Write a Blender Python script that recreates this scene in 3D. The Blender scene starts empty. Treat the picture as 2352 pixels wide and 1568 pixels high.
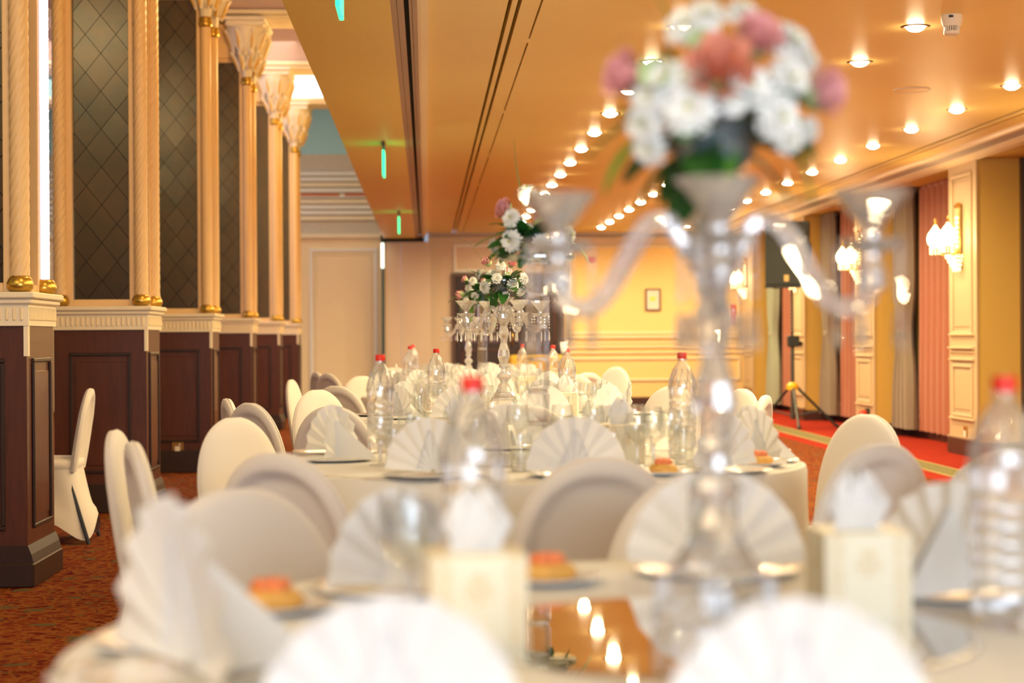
import bpy, math, random
from mathutils import Vector, Matrix
random.seed(7)
PI = math.pi
SC = bpy.context.scene
COL = SC.collection

# ------------------------------------------------------------------ camera
FPX, CH = 4200.0, 1.13
YAW, PITCH, ROLL = math.atan(197.0/FPX), -8.0/FPX, math.radians(0.35)
cam_d = bpy.data.cameras.new('camera')
cam = bpy.data.objects.new('camera', cam_d); COL.objects.link(cam)
cam_d.sensor_width = 36.0
cam_d.lens = FPX/2352*36
cam_d.clip_start = 0.05
cam.matrix_world = (Matrix.Translation((0, 0, CH)) @ Matrix.Rotation(-YAW, 4, 'Z')
                    @ Matrix.Rotation(PI/2+PITCH, 4, 'X') @ Matrix.Rotation(-ROLL, 4, 'Z'))
cam_d.dof.use_dof = True
cam_d.dof.focus_distance = 8.4
cam_d.dof.aperture_fstop = 2.7
SC.camera = cam

# ------------------------------------------------------------------ world, big lights, exposure
w = bpy.data.worlds.new('world'); SC.world = w; w.use_nodes = True
w.node_tree.nodes['Background'].inputs[0].default_value = (0.75, 0.8, 1.0, 1)
w.node_tree.nodes['Background'].inputs[1].default_value = 0.25
SC.view_settings.view_transform = 'Standard'
SC.view_settings.look = 'None'
SC.view_settings.gamma = 1.0
SC.view_settings.exposure = 0.85
SC.view_settings.use_curve_mapping = False
cy = SC.cycles
cy.max_bounces = 7; cy.diffuse_bounces = 3; cy.glossy_bounces = 4
cy.transmission_bounces = 7; cy.transparent_max_bounces = 12
cy.caustics_reflective = False; cy.caustics_refractive = False
cy.sample_clamp_indirect = 6.0
cy.use_denoising = True
cy.adaptive_threshold = 0.035

def light(name, kind, loc, energy, color, parent=None, **kw):
    d = bpy.data.lights.new(name, kind); d.energy = energy; d.color = color
    rot = kw.pop('rot', (0, 0, 0))
    for k, v in kw.items(): setattr(d, k, v)
    o = bpy.data.objects.new(name, d); COL.objects.link(o)
    o.location = loc; o.rotation_euler = rot; o.parent = parent
    return o
WARM = (1.0, 0.82, 0.46)
DOWN_W = 46.0
SCONCE_W = 5.5
PIER_FILL_W = 33.0
# daylight from the windows in the wall behind the camera, and from the side hall
light('daylight', 'AREA', (1.2, -2.85, 1.75), 185, (0.72, 0.84, 1.0), rot=(PI/2, 0, 0), shape='RECTANGLE', size=5.0, size_y=1.7)
light('side_hall_daylight', 'AREA', (-6.4, 20.5, 2.6), 70, (0.72, 0.68, 1.0), rot=(PI/2, 0, -PI/2), shape='RECTANGLE', size=10.0, size_y=2.6)
light('side_hall_near_fill', 'AREA', (-3.9, 1.0, 4.9), 150, (1.0, 0.74, 0.42), rot=(0, 0, 0), shape='RECTANGLE', size=4.0, size_y=4.5)  # added warm fill without a fitting, brightens the near side hall
light('side_hall_fill', 'AREA', (-3.6, 24.0, 4.85), 125, (1.0, 0.88, 0.76), rot=(0, 0, 0), shape='RECTANGLE', size=4.0, size_y=8.0)  # added overhead fill without a fitting, brightens the far side hall

# ------------------------------------------------------------------ placement helpers
TAN = math.tan(YAW)
def X(px, Y):
    """room x of what the photograph shows at column px, standing at room depth Y"""
    u = (px-1176)/FPX
    return (u+TAN)/(1-u*TAN)*Y
def Z(px, py, Y):
    t = X(px, Y)/Y
    return CH-(py-776)/FPX*Y*(math.cos(YAW)+t*math.sin(YAW))

# ------------------------------------------------------------------ materials
def lin(c):
    return tuple((v/12.92 if v <= .04045 else ((v+.055)/1.055)**2.4) for v in c)
MATS = {}
def mat(name, color, rough=0.5, metal=0.0, noise=0.0, nscale=20.0, bump=0.0, bscale=200.0, emit=None, es=0.0, trans=0.0, ior=1.45, sheen=0.0, coat=0.0, spec=0.5, stretch=None, alpha=1.0):
    if name in MATS: return MATS[name]
    m = bpy.data.materials.new(name); m.use_nodes = True
    nt = m.node_tree; b = nt.nodes['Principled BSDF']
    b.inputs['Base Color'].default_value = (*color, 1)
    b.inputs['Roughness'].default_value = rough
    b.inputs['Metallic'].default_value = metal
    b.inputs['Transmission Weight'].default_value = trans
    b.inputs['IOR'].default_value = ior
    b.inputs['Sheen Weight'].default_value = sheen
    b.inputs['Coat Weight'].default_value = coat
    b.inputs['Specular IOR Level'].default_value = spec
    b.inputs['Alpha'].default_value = alpha
    if emit:
        b.inputs['Emission Color'].default_value = (*emit, 1)
        b.inputs['Emission Strength'].default_value = es
    tc = nt.nodes.new('ShaderNodeTexCoord'); src = tc.outputs['Object']
    if stretch:
        mp = nt.nodes.new('ShaderNodeMapping'); mp.inputs['Scale'].default_value = stretch
        nt.links.new(src, mp.inputs[0]); src = mp.outputs[0]
    nz = nt.nodes.new('ShaderNodeTexNoise'); nz.inputs['Scale'].default_value = nscale; nz.inputs['Detail'].default_value = 4
    nt.links.new(src, nz.inputs['Vector'])
    mx = nt.nodes.new('ShaderNodeMix'); mx.data_type = 'RGBA'
    mx.inputs[6].default_value = (*[v*(1-noise) for v in color], 1)
    mx.inputs[7].default_value = (*[min(1, v*(1+noise)) for v in color], 1)
    nt.links.new(nz.outputs['Fac'], mx.inputs[0]); nt.links.new(mx.outputs[2], b.inputs['Base Color'])
    if bump:
        n2 = nt.nodes.new('ShaderNodeTexNoise'); n2.inputs['Scale'].default_value = bscale
        bp = nt.nodes.new('ShaderNodeBump'); bp.inputs['Strength'].default_value = bump; bp.inputs['Distance'].default_value = .01
        nt.links.new(src, n2.inputs['Vector']); nt.links.new(n2.outputs['Fac'], bp.inputs['Height']); nt.links.new(bp.outputs[0], b.inputs['Normal'])
    MATS[name] = m
    return m

def mat_crystal(name, tint=(1, 1, 1), glass=0.45, gloss=0.16, white=0.0, ior=1.5, fm=.5):
    """solid clear glass: refraction, some see-through, some sheen"""
    if name in MATS: return MATS[name]
    m = bpy.data.materials.new(name); m.use_nodes = True; nt = m.node_tree
    for n in list(nt.nodes): nt.nodes.remove(n)
    out = nt.nodes.new('ShaderNodeOutputMaterial')
    tr = nt.nodes.new('ShaderNodeBsdfTransparent'); tr.inputs[0].default_value = (*tint, 1)
    gl = nt.nodes.new('ShaderNodeBsdfGlass'); gl.inputs['Color'].default_value = (*tint, 1); gl.inputs['IOR'].default_value = ior; gl.inputs['Roughness'].default_value = 0.0
    gs = nt.nodes.new('ShaderNodeBsdfGlossy'); gs.inputs['Roughness'].default_value = .06; gs.inputs[0].default_value = (1, 1, 1, 1)
    df = nt.nodes.new('ShaderNodeBsdfDiffuse'); df.inputs[0].default_value = (.93, .93, .97, 1)
    tl = nt.nodes.new('ShaderNodeBsdfTranslucent'); tl.inputs[0].default_value = (.93, .93, .97, 1)
    ad = nt.nodes.new('ShaderNodeMixShader'); ad.inputs[0].default_value = .5
    nt.links.new(df.outputs[0], ad.inputs[1]); nt.links.new(tl.outputs[0], ad.inputs[2])
    m1 = nt.nodes.new('ShaderNodeMixShader'); m1.inputs[0].default_value = glass
    nt.links.new(tr.outputs[0], m1.inputs[1]); nt.links.new(gl.outputs[0], m1.inputs[2])
    m2 = nt.nodes.new('ShaderNodeMixShader')
    lw = nt.nodes.new('ShaderNodeLayerWeight'); lw.inputs[0].default_value = .35
    ma = nt.nodes.new('ShaderNodeMath'); ma.operation = 'MULTIPLY_ADD'; ma.inputs[1].default_value = fm; ma.inputs[2].default_value = gloss
    nt.links.new(lw.outputs['Fresnel'], ma.inputs[0]); nt.links.new(ma.outputs[0], m2.inputs[0])
    nt.links.new(m1.outputs[0], m2.inputs[1]); nt.links.new(gs.outputs[0], m2.inputs[2])
    m3 = nt.nodes.new('ShaderNodeMixShader'); m3.inputs[0].default_value = white
    nt.links.new(m2.outputs[0], m3.inputs[1]); nt.links.new(ad.outputs[0], m3.inputs[2])
    nt.links.new(m3.outputs[0], out.inputs[0])
    MATS[name] = m
    return m

def mat_carpet():
    m = bpy.data.materials.new('floral_carpet'); m.use_nodes = True; nt = m.node_tree
    b = nt.nodes['Principled BSDF']; b.inputs['Roughness'].default_value = 1; b.inputs['Specular IOR Level'].default_value = .05
    N = nt.nodes.new; Lk = nt.links.new
    tc = N('ShaderNodeTexCoord')
    ws = N('ShaderNodeTexNoise'); ws.inputs['Scale'].default_value = 9; ws.inputs['Detail'].default_value = 2
    Lk(tc.outputs['Object'], ws.inputs['Vector'])
    va = N('ShaderNodeVectorMath'); va.operation = 'MULTIPLY_ADD'; va.inputs[1].default_value = (.16, .16, .16)
    Lk(ws.outputs['Color'], va.inputs[0]); Lk(tc.outputs['Object'], va.inputs[2])
    def ramp(src, p0, p1):
        r = N('ShaderNodeMapRange'); r.inputs[1].default_value = p0; r.inputs[2].default_value = p1; Lk(src, r.inputs[0]); return r.outputs[0]
    def mixc(f, a, col):
        mx = N('ShaderNodeMix'); mx.data_type = 'RGBA'; Lk(f, mx.inputs[0])
        if isinstance(a, tuple): mx.inputs[6].default_value = (*a, 1)
        else: Lk(a, mx.inputs[6])
        mx.inputs[7].default_value = (*col, 1); return mx.outputs[2]
    v1 = N('ShaderNodeTexVoronoi'); v1.feature = 'DISTANCE_TO_EDGE'; v1.inputs['Scale'].default_value = 15; Lk(va.outputs[0], v1.inputs['Vector'])
    n1 = N('ShaderNodeTexNoise'); n1.inputs['Scale'].default_value = 16; n1.inputs['Detail'].default_value = 3; Lk(va.outputs[0], n1.inputs['Vector'])
    c = mixc(ramp(n1.outputs['Fac'], .44, .50), (.080, .0045, .004), (.16, .027, .005))
    c = mixc(ramp(v1.outputs['Distance'], .14, .08), c, (.20, .060, .011))
    v2 = N('ShaderNodeTexVoronoi'); v2.inputs['Scale'].default_value = 6.5; Lk(va.outputs[0], v2.inputs['Vector'])
    c = mixc(ramp(v2.outputs['Distance'], .26, .20), c, (.10, .068, .028))
    v3 = N('ShaderNodeTexVoronoi'); v3.inputs['Scale'].default_value = 9; Lk(va.outputs[0], v3.inputs['Vector'])
    c = mixc(ramp(v3.outputs['Distance'], .15, .11), c, (.16, .012, .007))
    v4 = N('ShaderNodeTexVoronoi'); v4.inputs['Scale'].default_value = 11; v4.inputs['Randomness'].default_value = .8; Lk(tc.outputs['Object'], v4.inputs['Vector'])
    c = mixc(ramp(v4.outputs['Distance'], .15, .11), c, (.045, .045, .02))
    Lk(c, b.inputs['Base Color'])
    return m

def mat_damask(name, base, gold, sc=30.0, lo=.50, hi=.56):
    """gold scroll print on cream card (flat print), clustered to the sides and the middle of the face"""
    m = bpy.data.materials.new(name); m.use_nodes = True; nt = m.node_tree
    b = nt.nodes['Principled BSDF']; b.inputs['Roughness'].default_value = .5
    N = nt.nodes.new; Lk = nt.links.new
    tc = N('ShaderNodeTexCoord'); sp = N('ShaderNodeSeparateXYZ'); Lk(tc.outputs['Object'], sp.inputs[0])
    ab = N('ShaderNodeMath'); ab.operation = 'ABSOLUTE'; Lk(sp.outputs[0], ab.inputs[0])
    ay = N('ShaderNodeMath'); ay.operation = 'ABSOLUTE'; Lk(sp.outputs[1], ay.inputs[0])
    mn = N('ShaderNodeMath'); mn.operation = 'MINIMUM'; Lk(ab.outputs[0], mn.inputs[0]); Lk(ay.outputs[0], mn.inputs[1])
    cb = N('ShaderNodeCombineXYZ'); Lk(mn.outputs[0], cb.inputs[0]); Lk(sp.outputs[2], cb.inputs[2])
    nz = N('ShaderNodeTexNoise'); nz.inputs['Scale'].default_value = sc; nz.inputs['Distortion'].default_value = 2.5; Lk(cb.outputs[0], nz.inputs['Vector'])
    wv = N('ShaderNodeMath'); wv.operation = 'PINGPONG'; wv.inputs[1].default_value = .055; Lk(nz.outputs['Fac'], wv.inputs[0])
    lt = N('ShaderNodeMath'); lt.operation = 'LESS_THAN'; lt.inputs[1].default_value = .014; Lk(wv.outputs[0], lt.inputs[0])
    # mask: scroll bands down both sides, small motif mid-face
    g1 = N('ShaderNodeMath'); g1.operation = 'GREATER_THAN'; g1.inputs[1].default_value = .033; Lk(mn.outputs[0], g1.inputs[0])
    l1 = N('ShaderNodeMath'); l1.operation = 'LESS_THAN'; l1.inputs[1].default_value = .054; Lk(mn.outputs[0], l1.inputs[0])
    sb = N('ShaderNodeMath'); sb.operation = 'MULTIPLY'; Lk(g1.outputs[0], sb.inputs[0]); Lk(l1.outputs[0], sb.inputs[1])
    zz = N('ShaderNodeMath'); zz.operation = 'SUBTRACT'; zz.inputs[1].default_value = .075; Lk(sp.outputs[2], zz.inputs[0])
    ln = N('ShaderNodeCombineXYZ'); Lk(mn.outputs[0], ln.inputs[0]); Lk(zz.outputs[0], ln.inputs[1])
    le = N('ShaderNodeVectorMath'); le.operation = 'LENGTH'; Lk(ln.outputs[0], le.inputs[0])
    l2 = N('ShaderNodeMath'); l2.operation = 'LESS_THAN'; l2.inputs[1].default_value = .019; Lk(le.outputs['Value'], l2.inputs[0])
    mxm = N('ShaderNodeMath'); mxm.operation = 'MAXIMUM'; Lk(sb.outputs[0], mxm.inputs[0]); Lk(l2.outputs[0], mxm.inputs[1])
    fm = N('ShaderNodeMath'); fm.operation = 'MULTIPLY'; Lk(mxm.outputs[0], fm.inputs[0]); Lk(lt.outputs[0], fm.inputs[1])
    mx = N('ShaderNodeMix'); mx.data_type = 'RGBA'; mx.inputs[6].default_value = (*base, 1); mx.inputs[7].default_value = (*gold, 1)
    Lk(fm.outputs[0], mx.inputs[0]); Lk(mx.outputs[2], b.inputs['Base Color'])
    MATS[name] = m
    return m

CEIL = mat('ceiling_paint', (.94, .72, .26), .42, noise=.03, nscale=1.5, spec=.45)
SOFF = mat('soffit_paint', (.93, .69, .18), .45, noise=.06, nscale=1.0, spec=.45, stretch=(1, .25, 1))
TRACKM = mat('track_brown', (.42, .26, .17), .4, noise=.1)
SLOT = mat('slot_black', (.012, .011, .010), .8)
CREAM = mat('cream_paint', (.90, .72, .44), .5, noise=.02, nscale=3)
PILM = mat('pilaster_cream', (.56, .40, .22), .5, noise=.02)
PILM2 = mat('pilaster_trim', (.64, .47, .27), .45)
CREAM2 = mat('cream_trim', (.90, .77, .55), .45, noise=.02)
OCHRE = mat('ochre_wallpaper', (.62, .38, .08), .7, noise=.04, nscale=60, bump=.05)
GREYBAND = mat('grey_band', (.50, .46, .44), .6)
PINKW = mat('pale_pink_wall', (.88, .84, .76), .6, noise=.03)
YELW = mat('pale_yellow_wall', (.92, .66, .28), .6, noise=.02)
PEACH = mat('peach_wall', (.72, .56, .40), .6, noise=.02)
BLUEW = mat('pale_blue_wall', (.40, .70, .78), .6, noise=.04)
FRIEZE = mat('frieze_plaster', (.62, .56, .46), .7, noise=.18, nscale=30)
REDST = mat('terracotta_strip', (.62, .20, .10), .6)
MAHOG = mat('mahogany', (.085, .020, .007), .38, noise=.35, nscale=9, stretch=(6, 6, .6), coat=.15)
MAHOGD = mat('mahogany_dark', (.030, .012, .007), .40, noise=.25, nscale=9, stretch=(6, 6, .6))
COLM = mat('column_cream', (.86, .58, .28), .42, noise=.03, nscale=8)
CAPM = mat('capital_cream', (.86, .74, .58), .5, noise=.03)
LEAFG = mat('gilt_ochre', (.72, .44, .10), .4, noise=.08)
GOLD = mat('old_gold', (.62, .38, .07), .28, metal=.85, noise=.1)
BRASS = mat('brass', (.80, .52, .16), .25, metal=1.0)
MIRR = mat('antique_mirror', (.17, .15, .12), .18, metal=.85, noise=.45, nscale=38)
_n = MIRR.node_tree.nodes
for _q in _n:
    if _q.type == 'MIX': _q.inputs[6].default_value = (.070, .115, .105, 1); _q.inputs[7].default_value = (.24, .155, .095, 1)
    if _q.type == 'TEX_NOISE': _q.inputs['Scale'].default_value = 3.2; _q.inputs['Detail'].default_value = 8; _q.inputs['Roughness'].default_value = .75
MIRRD = mat('dark_mirror', (.34, .30, .31), .05, metal=1.0, noise=.1)
TMIRR = mat('table_mirror', (.80, .80, .78), .02, metal=1.0)
CARPET = mat_carpet()
REDC = mat('plain_red_carpet', (.30, .024, .011), 1.0, noise=.18, nscale=3, spec=.05)
BANDC = mat('moss_border_carpet', (.19, .16, .07), 1.0, noise=.4, nscale=40, spec=.05)
SKIRT = mat('dark_skirting', (.060, .018, .012), .4)
CLOTH = mat('white_table_linen', (.76, .72, .66), .85, noise=.01, bump=.05, sheen=.2)
COVER = mat('stretch_cover', (.76, .69, .61), .75, noise=.015, nscale=6, sheen=.25)
def mat_cloth(name, c, tl=.3):
    m = bpy.data.materials.new(name); m.use_nodes = True; nt = m.node_tree
    b = nt.nodes['Principled BSDF']; b.inputs['Base Color'].default_value = (*c, 1); b.inputs['Roughness'].default_value = .85; b.inputs['Sheen Weight'].default_value = .15
    t = nt.nodes.new('ShaderNodeBsdfTranslucent'); t.inputs[0].default_value = (*c, 1)
    wv = nt.nodes.new('ShaderNodeTexNoise'); wv.inputs['Scale'].default_value = 900; bp = nt.nodes.new('ShaderNodeBump'); bp.inputs['Strength'].default_value = .05
    nt.links.new(wv.outputs['Fac'], bp.inputs['Height']); nt.links.new(bp.outputs[0], b.inputs['Normal'])
    mx = nt.nodes.new('ShaderNodeMixShader'); mx.inputs[0].default_value = tl
    nt.links.new(b.outputs[0], mx.inputs[1]); nt.links.new(t.outputs[0], mx.inputs[2]); nt.links.new(mx.outputs[0], nt.nodes['Material Output'].inputs[0])
    MATS[name] = m
    return m
NAPK = mat_cloth('white_napkin_linen', (.93, .91, .89), .34)
CHINA = mat('white_china', (.88, .88, .87), .15, coat=.4)
GREENCH = mat('green_garnish', (.12, .34, .12), .5)
STEEL = mat('cutlery_steel', (.70, .68, .64), .2, metal=1)
FOOTM = mat('black_foot', (.02, .02, .022), .4)
REDCAP = mat('red_plastic_cap', (.85, .030, .012), .4)
PET = mat_crystal('clear_bottle_plastic', (.985, .99, 1.0), glass=.28, gloss=.08, white=.05, ior=1.33, fm=.35)
CRYS = mat_crystal('cut_crystal', (1, 1, 1), glass=.45, gloss=.16, white=.20, ior=1.5)
DROP = mat_crystal('crystal_drop', (1, 1, 1), glass=.50, gloss=.08, white=.10, ior=1.5)
GLASS = mat_crystal('thin_glass', (.97, .98, .98), glass=.06, gloss=.03, white=.02, ior=1.45, fm=.16)
ACRY = mat_crystal('clear_acrylic', (.95, .96, .98), glass=.10, gloss=.02, white=.02, ior=1.45, fm=.4)
PETAL = mat('white_petal', (.92, .91, .84), .7, sheen=.1)
PCEN = mat('flower_centre', (.62, .58, .18), .7)
ROSEP = mat('pink_rose', (.92, .42, .40), .6, noise=.15)
ROSEC = mat('coral_rose', (.92, .38, .25), .6, noise=.15)
ROSEG = mat('green_sepal', (.52, .62, .28), .6)
LEAFM = mat('dark_leaf', (.030, .13, .018), .45, noise=.3, nscale=10)
LEAFL = mat('fern_leaf', (.10, .26, .02), .5, noise=.2, nscale=10)
FOAM = mat('foam_wrap', (.10, .14, .14), .7, noise=.3)
PASTRY = mat('golden_pastry', (.78, .42, .10), .6, noise=.25, nscale=60)
SALM = mat('orange_topping', (.85, .24, .09), .5, noise=.2, nscale=60)
BOXM = mat_damask('tissue_box_card', (.85, .76, .56), (.62, .36, .08), sc=46)
BLACKP = mat('black_plastic', (.016, .018, .016), .5, noise=.2)
BLACKG = mat('speaker_grille', (.018, .021, .017), .6, noise=.3, nscale=300)
YELP = mat('yellow_clamp', (.85, .48, .02), .4)
TUBE = mat('grey_tube', (.10, .10, .09), .35, metal=.5)
CURTP = mat('salmon_curtain', (.40, .135, .07), .65, noise=.06, sheen=.3)
CURTT = mat('taupe_curtain', (.24, .18, .12), .7, noise=.06, sheen=.3)
CURTG = mat('sage_curtain', (.34, .36, .25), .7, noise=.06, sheen=.3)
DARKG = mat('night_glass', (.010, .012, .012), .1)
BULB = mat('lamp_bulb', (1, 1, 1), .4, emit=(1.0, .78, .46), es=60)
SHADE = mat('lit_glass_shade', (1, .95, .8), .4, emit=(1.0, .74, .34), es=5)
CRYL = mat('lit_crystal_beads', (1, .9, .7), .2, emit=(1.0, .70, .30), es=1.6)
DAYGLOW = mat('daylit_shaft_glow', (.9, .9, 1), .4, emit=(.86, .74, 1.0), es=.95)  # emission stands in for daylight glare on a colonnette
COVEL = mat('cove_light_panel', (.9, .95, .95), .4, emit=(.86, .97, .98), es=1.6)
EXITG = mat('exit_green', (.02, .6, .25), .4, emit=(.02, .75, .25), es=1.6)
ALARM = mat('alarm_red', (.70, .05, .02), .35)
PLASW = mat('white_plastic', (.82, .74, .60), .4)
PAPER = mat('notice_paper', (.80, .74, .66), .7)
YELPR = mat('yellow_print', (.85, .72, .15), .7)
SOFAM = mat('mustard_upholstery', (.70, .42, .05), .7)

# ------------------------------------------------------------------ mesh helpers
class MB:
    def __init__(s): s.v = []; s.f = []
    def add(s, vs, fs):
        n = len(s.v); s.v += [tuple(p) for p in vs]; s.f += [tuple(i+n for i in f) for f in fs]; return s
    def box(s, x0, x1, y0, y1, z0, z1, ch=0.0):
        if ch <= 0:
            vs = [(x0, y0, z0), (x1, y0, z0), (x1, y1, z0), (x0, y1, z0), (x0, y0, z1), (x1, y0, z1), (x1, y1, z1), (x0, y1, z1)]
            return s.add(vs, [(0, 3, 2, 1), (4, 5, 6, 7), (0, 1, 5, 4), (1, 2, 6, 5), (2, 3, 7, 6), (3, 0, 4, 7)])
        c = ch
        def ring(z, i):
            return [(x0+c+i, y0+i, z), (x1-c-i, y0+i, z), (x1-i, y0+c+i, z), (x1-i, y1-c-i, z), (x1-c-i, y1-i, z), (x0+c+i, y1-i, z), (x0+i, y1-c-i, z), (x0+i, y0+c+i, z)]
        vs = ring(z0, c)+ring(z0+c, 0)+ring(z1-c, 0)+ring(z1, c)
        fs = []
        for k in range(3):
            for j in range(8): fs.append((k*8+j, k*8+(j+1) % 8, (k+1)*8+(j+1) % 8, (k+1)*8+j))
        fs += [tuple(range(7, -1, -1)), tuple(range(24, 32))]
        return s.add(vs, fs)
    def lathe(s, prof, n=16, cx=0, cy=0, z=0, cap=True, tw=0.0):
        vs = []; fs = []
        for k, (r, h) in enumerate(prof):
            for j in range(n):
                a = 2*PI*j/n+tw*k; vs.append((cx+r*math.cos(a), cy+r*math.sin(a), z+h))
        for k in range(len(prof)-1):
            for j in range(n):
                fs.append((k*n+j, k*n+(j+1) % n, (k+1)*n+(j+1) % n, (k+1)*n+j))
        if cap:
            if prof[0][0] > 1e-5: fs.append(tuple(range(n-1, -1, -1)))
            if prof[-1][0] > 1e-5: fs.append(tuple((len(prof)-1)*n+j for j in range(n)))
        return s.add(vs, fs)
    def tube(s, pts, r, n=8, cap=True):
        pts = [Vector(p) for p in pts]
        rs = r if isinstance(r, (list, tuple)) else [r]*len(pts)
        vs = []; fs = []; up = None
        for i, p in enumerate(pts):
            d = (pts[min(i+1, len(pts)-1)]-pts[max(i-1, 0)]).normalized()
            if up is None: up = d.orthogonal().normalized()
            up = (up-d*up.dot(d)).normalized(); sd = d.cross(up)
            for j in range(n):
                a = 2*PI*j/n; vs.append(p+(up*math.cos(a)+sd*math.sin(a))*rs[i])
        for k in range(len(pts)-1):
            for j in range(n): fs.append((k*n+j, k*n+(j+1) % n, (k+1)*n+(j+1) % n, (k+1)*n+j))
        if cap: fs += [tuple(range(n-1, -1, -1)), tuple((len(pts)-1)*n+j for j in range(n))]
        return s.add(vs, fs)
    def loft(s, rings, cap0=True, cap1=True):
        n = len(rings[0]); vs = [p for r in rings for p in r]; fs = []
        for k in range(len(rings)-1):
            for j in range(n): fs.append((k*n+j, k*n+(j+1) % n, (k+1)*n+(j+1) % n, (k+1)*n+j))
        if cap0: fs.append(tuple(range(n-1, -1, -1)))
        if cap1: fs.append(tuple((len(rings)-1)*n+j for j in range(n)))
        return s.add(vs, fs)
    def prism(s, poly, axis, a, b):
        """poly (list of 2D) extruded along axis: 'y' -> poly in (x,z); 'x' -> (y,z); 'z' -> (x,y)"""
        def P(p, t): return {'y': (p[0], t, p[1]), 'x': (t, p[0], p[1]), 'z': (p[0], p[1], t)}[axis]
        n = len(poly); vs = [P(p, a) for p in poly]+[P(p, b) for p in poly]
        fs = [tuple(range(n-1, -1, -1)), tuple(range(n, 2*n))]+[(j, (j+1) % n, n+(j+1) % n, n+j) for j in range(n)]
        return s.add(vs, fs)
    def mesh(s, name, m, smooth=None):
        me = bpy.data.meshes.new(name); me.from_pydata(s.v, [], s.f); me.update()
        me.materials.append(m)
        if smooth:
            import bmesh
            bm = bmesh.new(); bm.from_mesh(me); bmesh.ops.recalc_face_normals(bm, faces=bm.faces); bm.to_mesh(me); bm.free()
            me.shade_smooth(); me.set_sharp_from_angle(angle=math.radians(smooth))
        else:
            import bmesh
            bm = bmesh.new(); bm.from_mesh(me); bmesh.ops.recalc_face_normals(bm, faces=bm.faces); bm.to_mesh(me); bm.free()
        return me
def obj(name, me, parent=None, loc=(0, 0, 0), rot=(0, 0, 0), scale=None):
    o = bpy.data.objects.new(name, me); COL.objects.link(o); o.parent = parent
    o.location = loc; o.rotation_euler = rot
    if scale: o.scale = (scale,)*3 if not isinstance(scale, tuple) else scale
    return o
def empty(name, loc=(0, 0, 0), rz=0, parent=None):
    o = bpy.data.objects.new(name, None); COL.objects.link(o); o.location = loc; o.rotation_euler = (0, 0, rz)
    o.parent = parent; o.empty_display_size = .05
    return o
def tag(o, label, cat, group=None):
    o['label'] = label; o['category'] = cat
    if group: o['group'] = group
    return o
def struct(o): o['kind'] = 'structure'; return o
def part(name, mb, m, parent, smooth=None, **kw): return obj(name, mb.mesh(name, m, smooth), parent, **kw)
CHILD = {}
def kids(o):
    return [c for c in COL.objects if c.parent == o]
def make_copy(src):
    """src = (root, [(part, [subparts])])"""
    root, parts = src
    r = root.copy(); COL.objects.link(r)
    for p, subs in parts:
        q = p.copy(); COL.objects.link(q); q.parent = r
        for sp in subs:
            t = sp.copy(); COL.objects.link(t); t.parent = q
    return r
class Proto:
    """first use places the prototype itself, later uses place copies"""
    def __init__(s, root):
        s.root = root; s.used = False
        s.src = (root, [(p, kids(p)) for p in kids(root)])
    def put(s, loc, rz, label, cat, group=None, scale=None):
        r = s.root if not s.used else make_copy(s.src)
        s.used = True
        r.location = loc; r.rotation_euler = (0, 0, rz)
        if scale: r.scale = (scale,)*3 if not isinstance(scale, tuple) else scale
        tag(r, label, cat, group)
        return r

ordw = ['first', 'second', 'third', 'fourth', 'fifth', 'sixth', 'seventh', 'eighth', 'ninth', 'tenth', 'eleventh', 'twelfth', 'thirteenth', 'fourteenth', 'fifteenth', 'sixteenth', 'seventeenth', 'eighteenth', 'nineteenth', 'twentieth', 'twenty-first', 'twenty-second', 'twenty-third', 'twenty-fourth', 'twenty-fifth']
H = 2.83
YF = 29.6        # far wall
YB = -3.0        # wall behind the camera
XP = 5.06        # pilaster faces
XW = 5.48        # window plane
# ------------------------------------------------------------------ floor
fl = MB().box(-7, 3.98, YB, YF+.2, -.1, 0)
struct(part('floor', fl, CARPET, None))
o = struct(part('floor_red_margin', MB().box(3.98, 5.7, YB, YF+.2, -.1, .0), REDC, None))
o2 = part('border_band', MB().box(4.20, 4.43, YB, YF, .0, .004), BANDC, o)
part('border_line', MB().box(4.17, 4.20, YB, YF, .0, .005), mat('border_gold', (.36, .24, .08), 1), o)
part('border_line', MB().box(4.43, 4.46, YB, YF, .0, .005), MATS['border_gold'], o)

# ------------------------------------------------------------------ ceilings
ce = empty('ceiling'); struct(ce)
part('ceiling_panel', MB().box(.02, .425, YB, YF, H, H+.1), CEIL, ce)
part('ceiling_panel', MB().box(.445, .473, YB, YF, H, H+.1), CEIL, ce)
part('ceiling_panel', MB().box(.492, .588, YB, YF, H-.004, H+.1), CEIL, ce)
part('ceiling_panel', MB().box(.600, 4.485, YB, YF, H, H+.1), CEIL, ce)
part('slot_back', MB().box(.3, .7, YB, YF, H+.1, H+.12), SLOT, ce)
for k in range(9):
    part('slot_bridge', MB().box(.585, .603, .5+k*3.3, .62+k*3.3, H-.002, H+.05), CEIL, ce)
# edge mouldings of the beam at x = 0
for x0, x1, z0, mm in ((-.035, -.018, 2.755, CREAM2), (-.018, 0.0, 2.77, CREAM2), (0, .022, 2.80, CREAM2)):
    part('beam_moulding', MB().box(x0, x1, YB, YF-.2, z0, H+.1), mm, ce)
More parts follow.
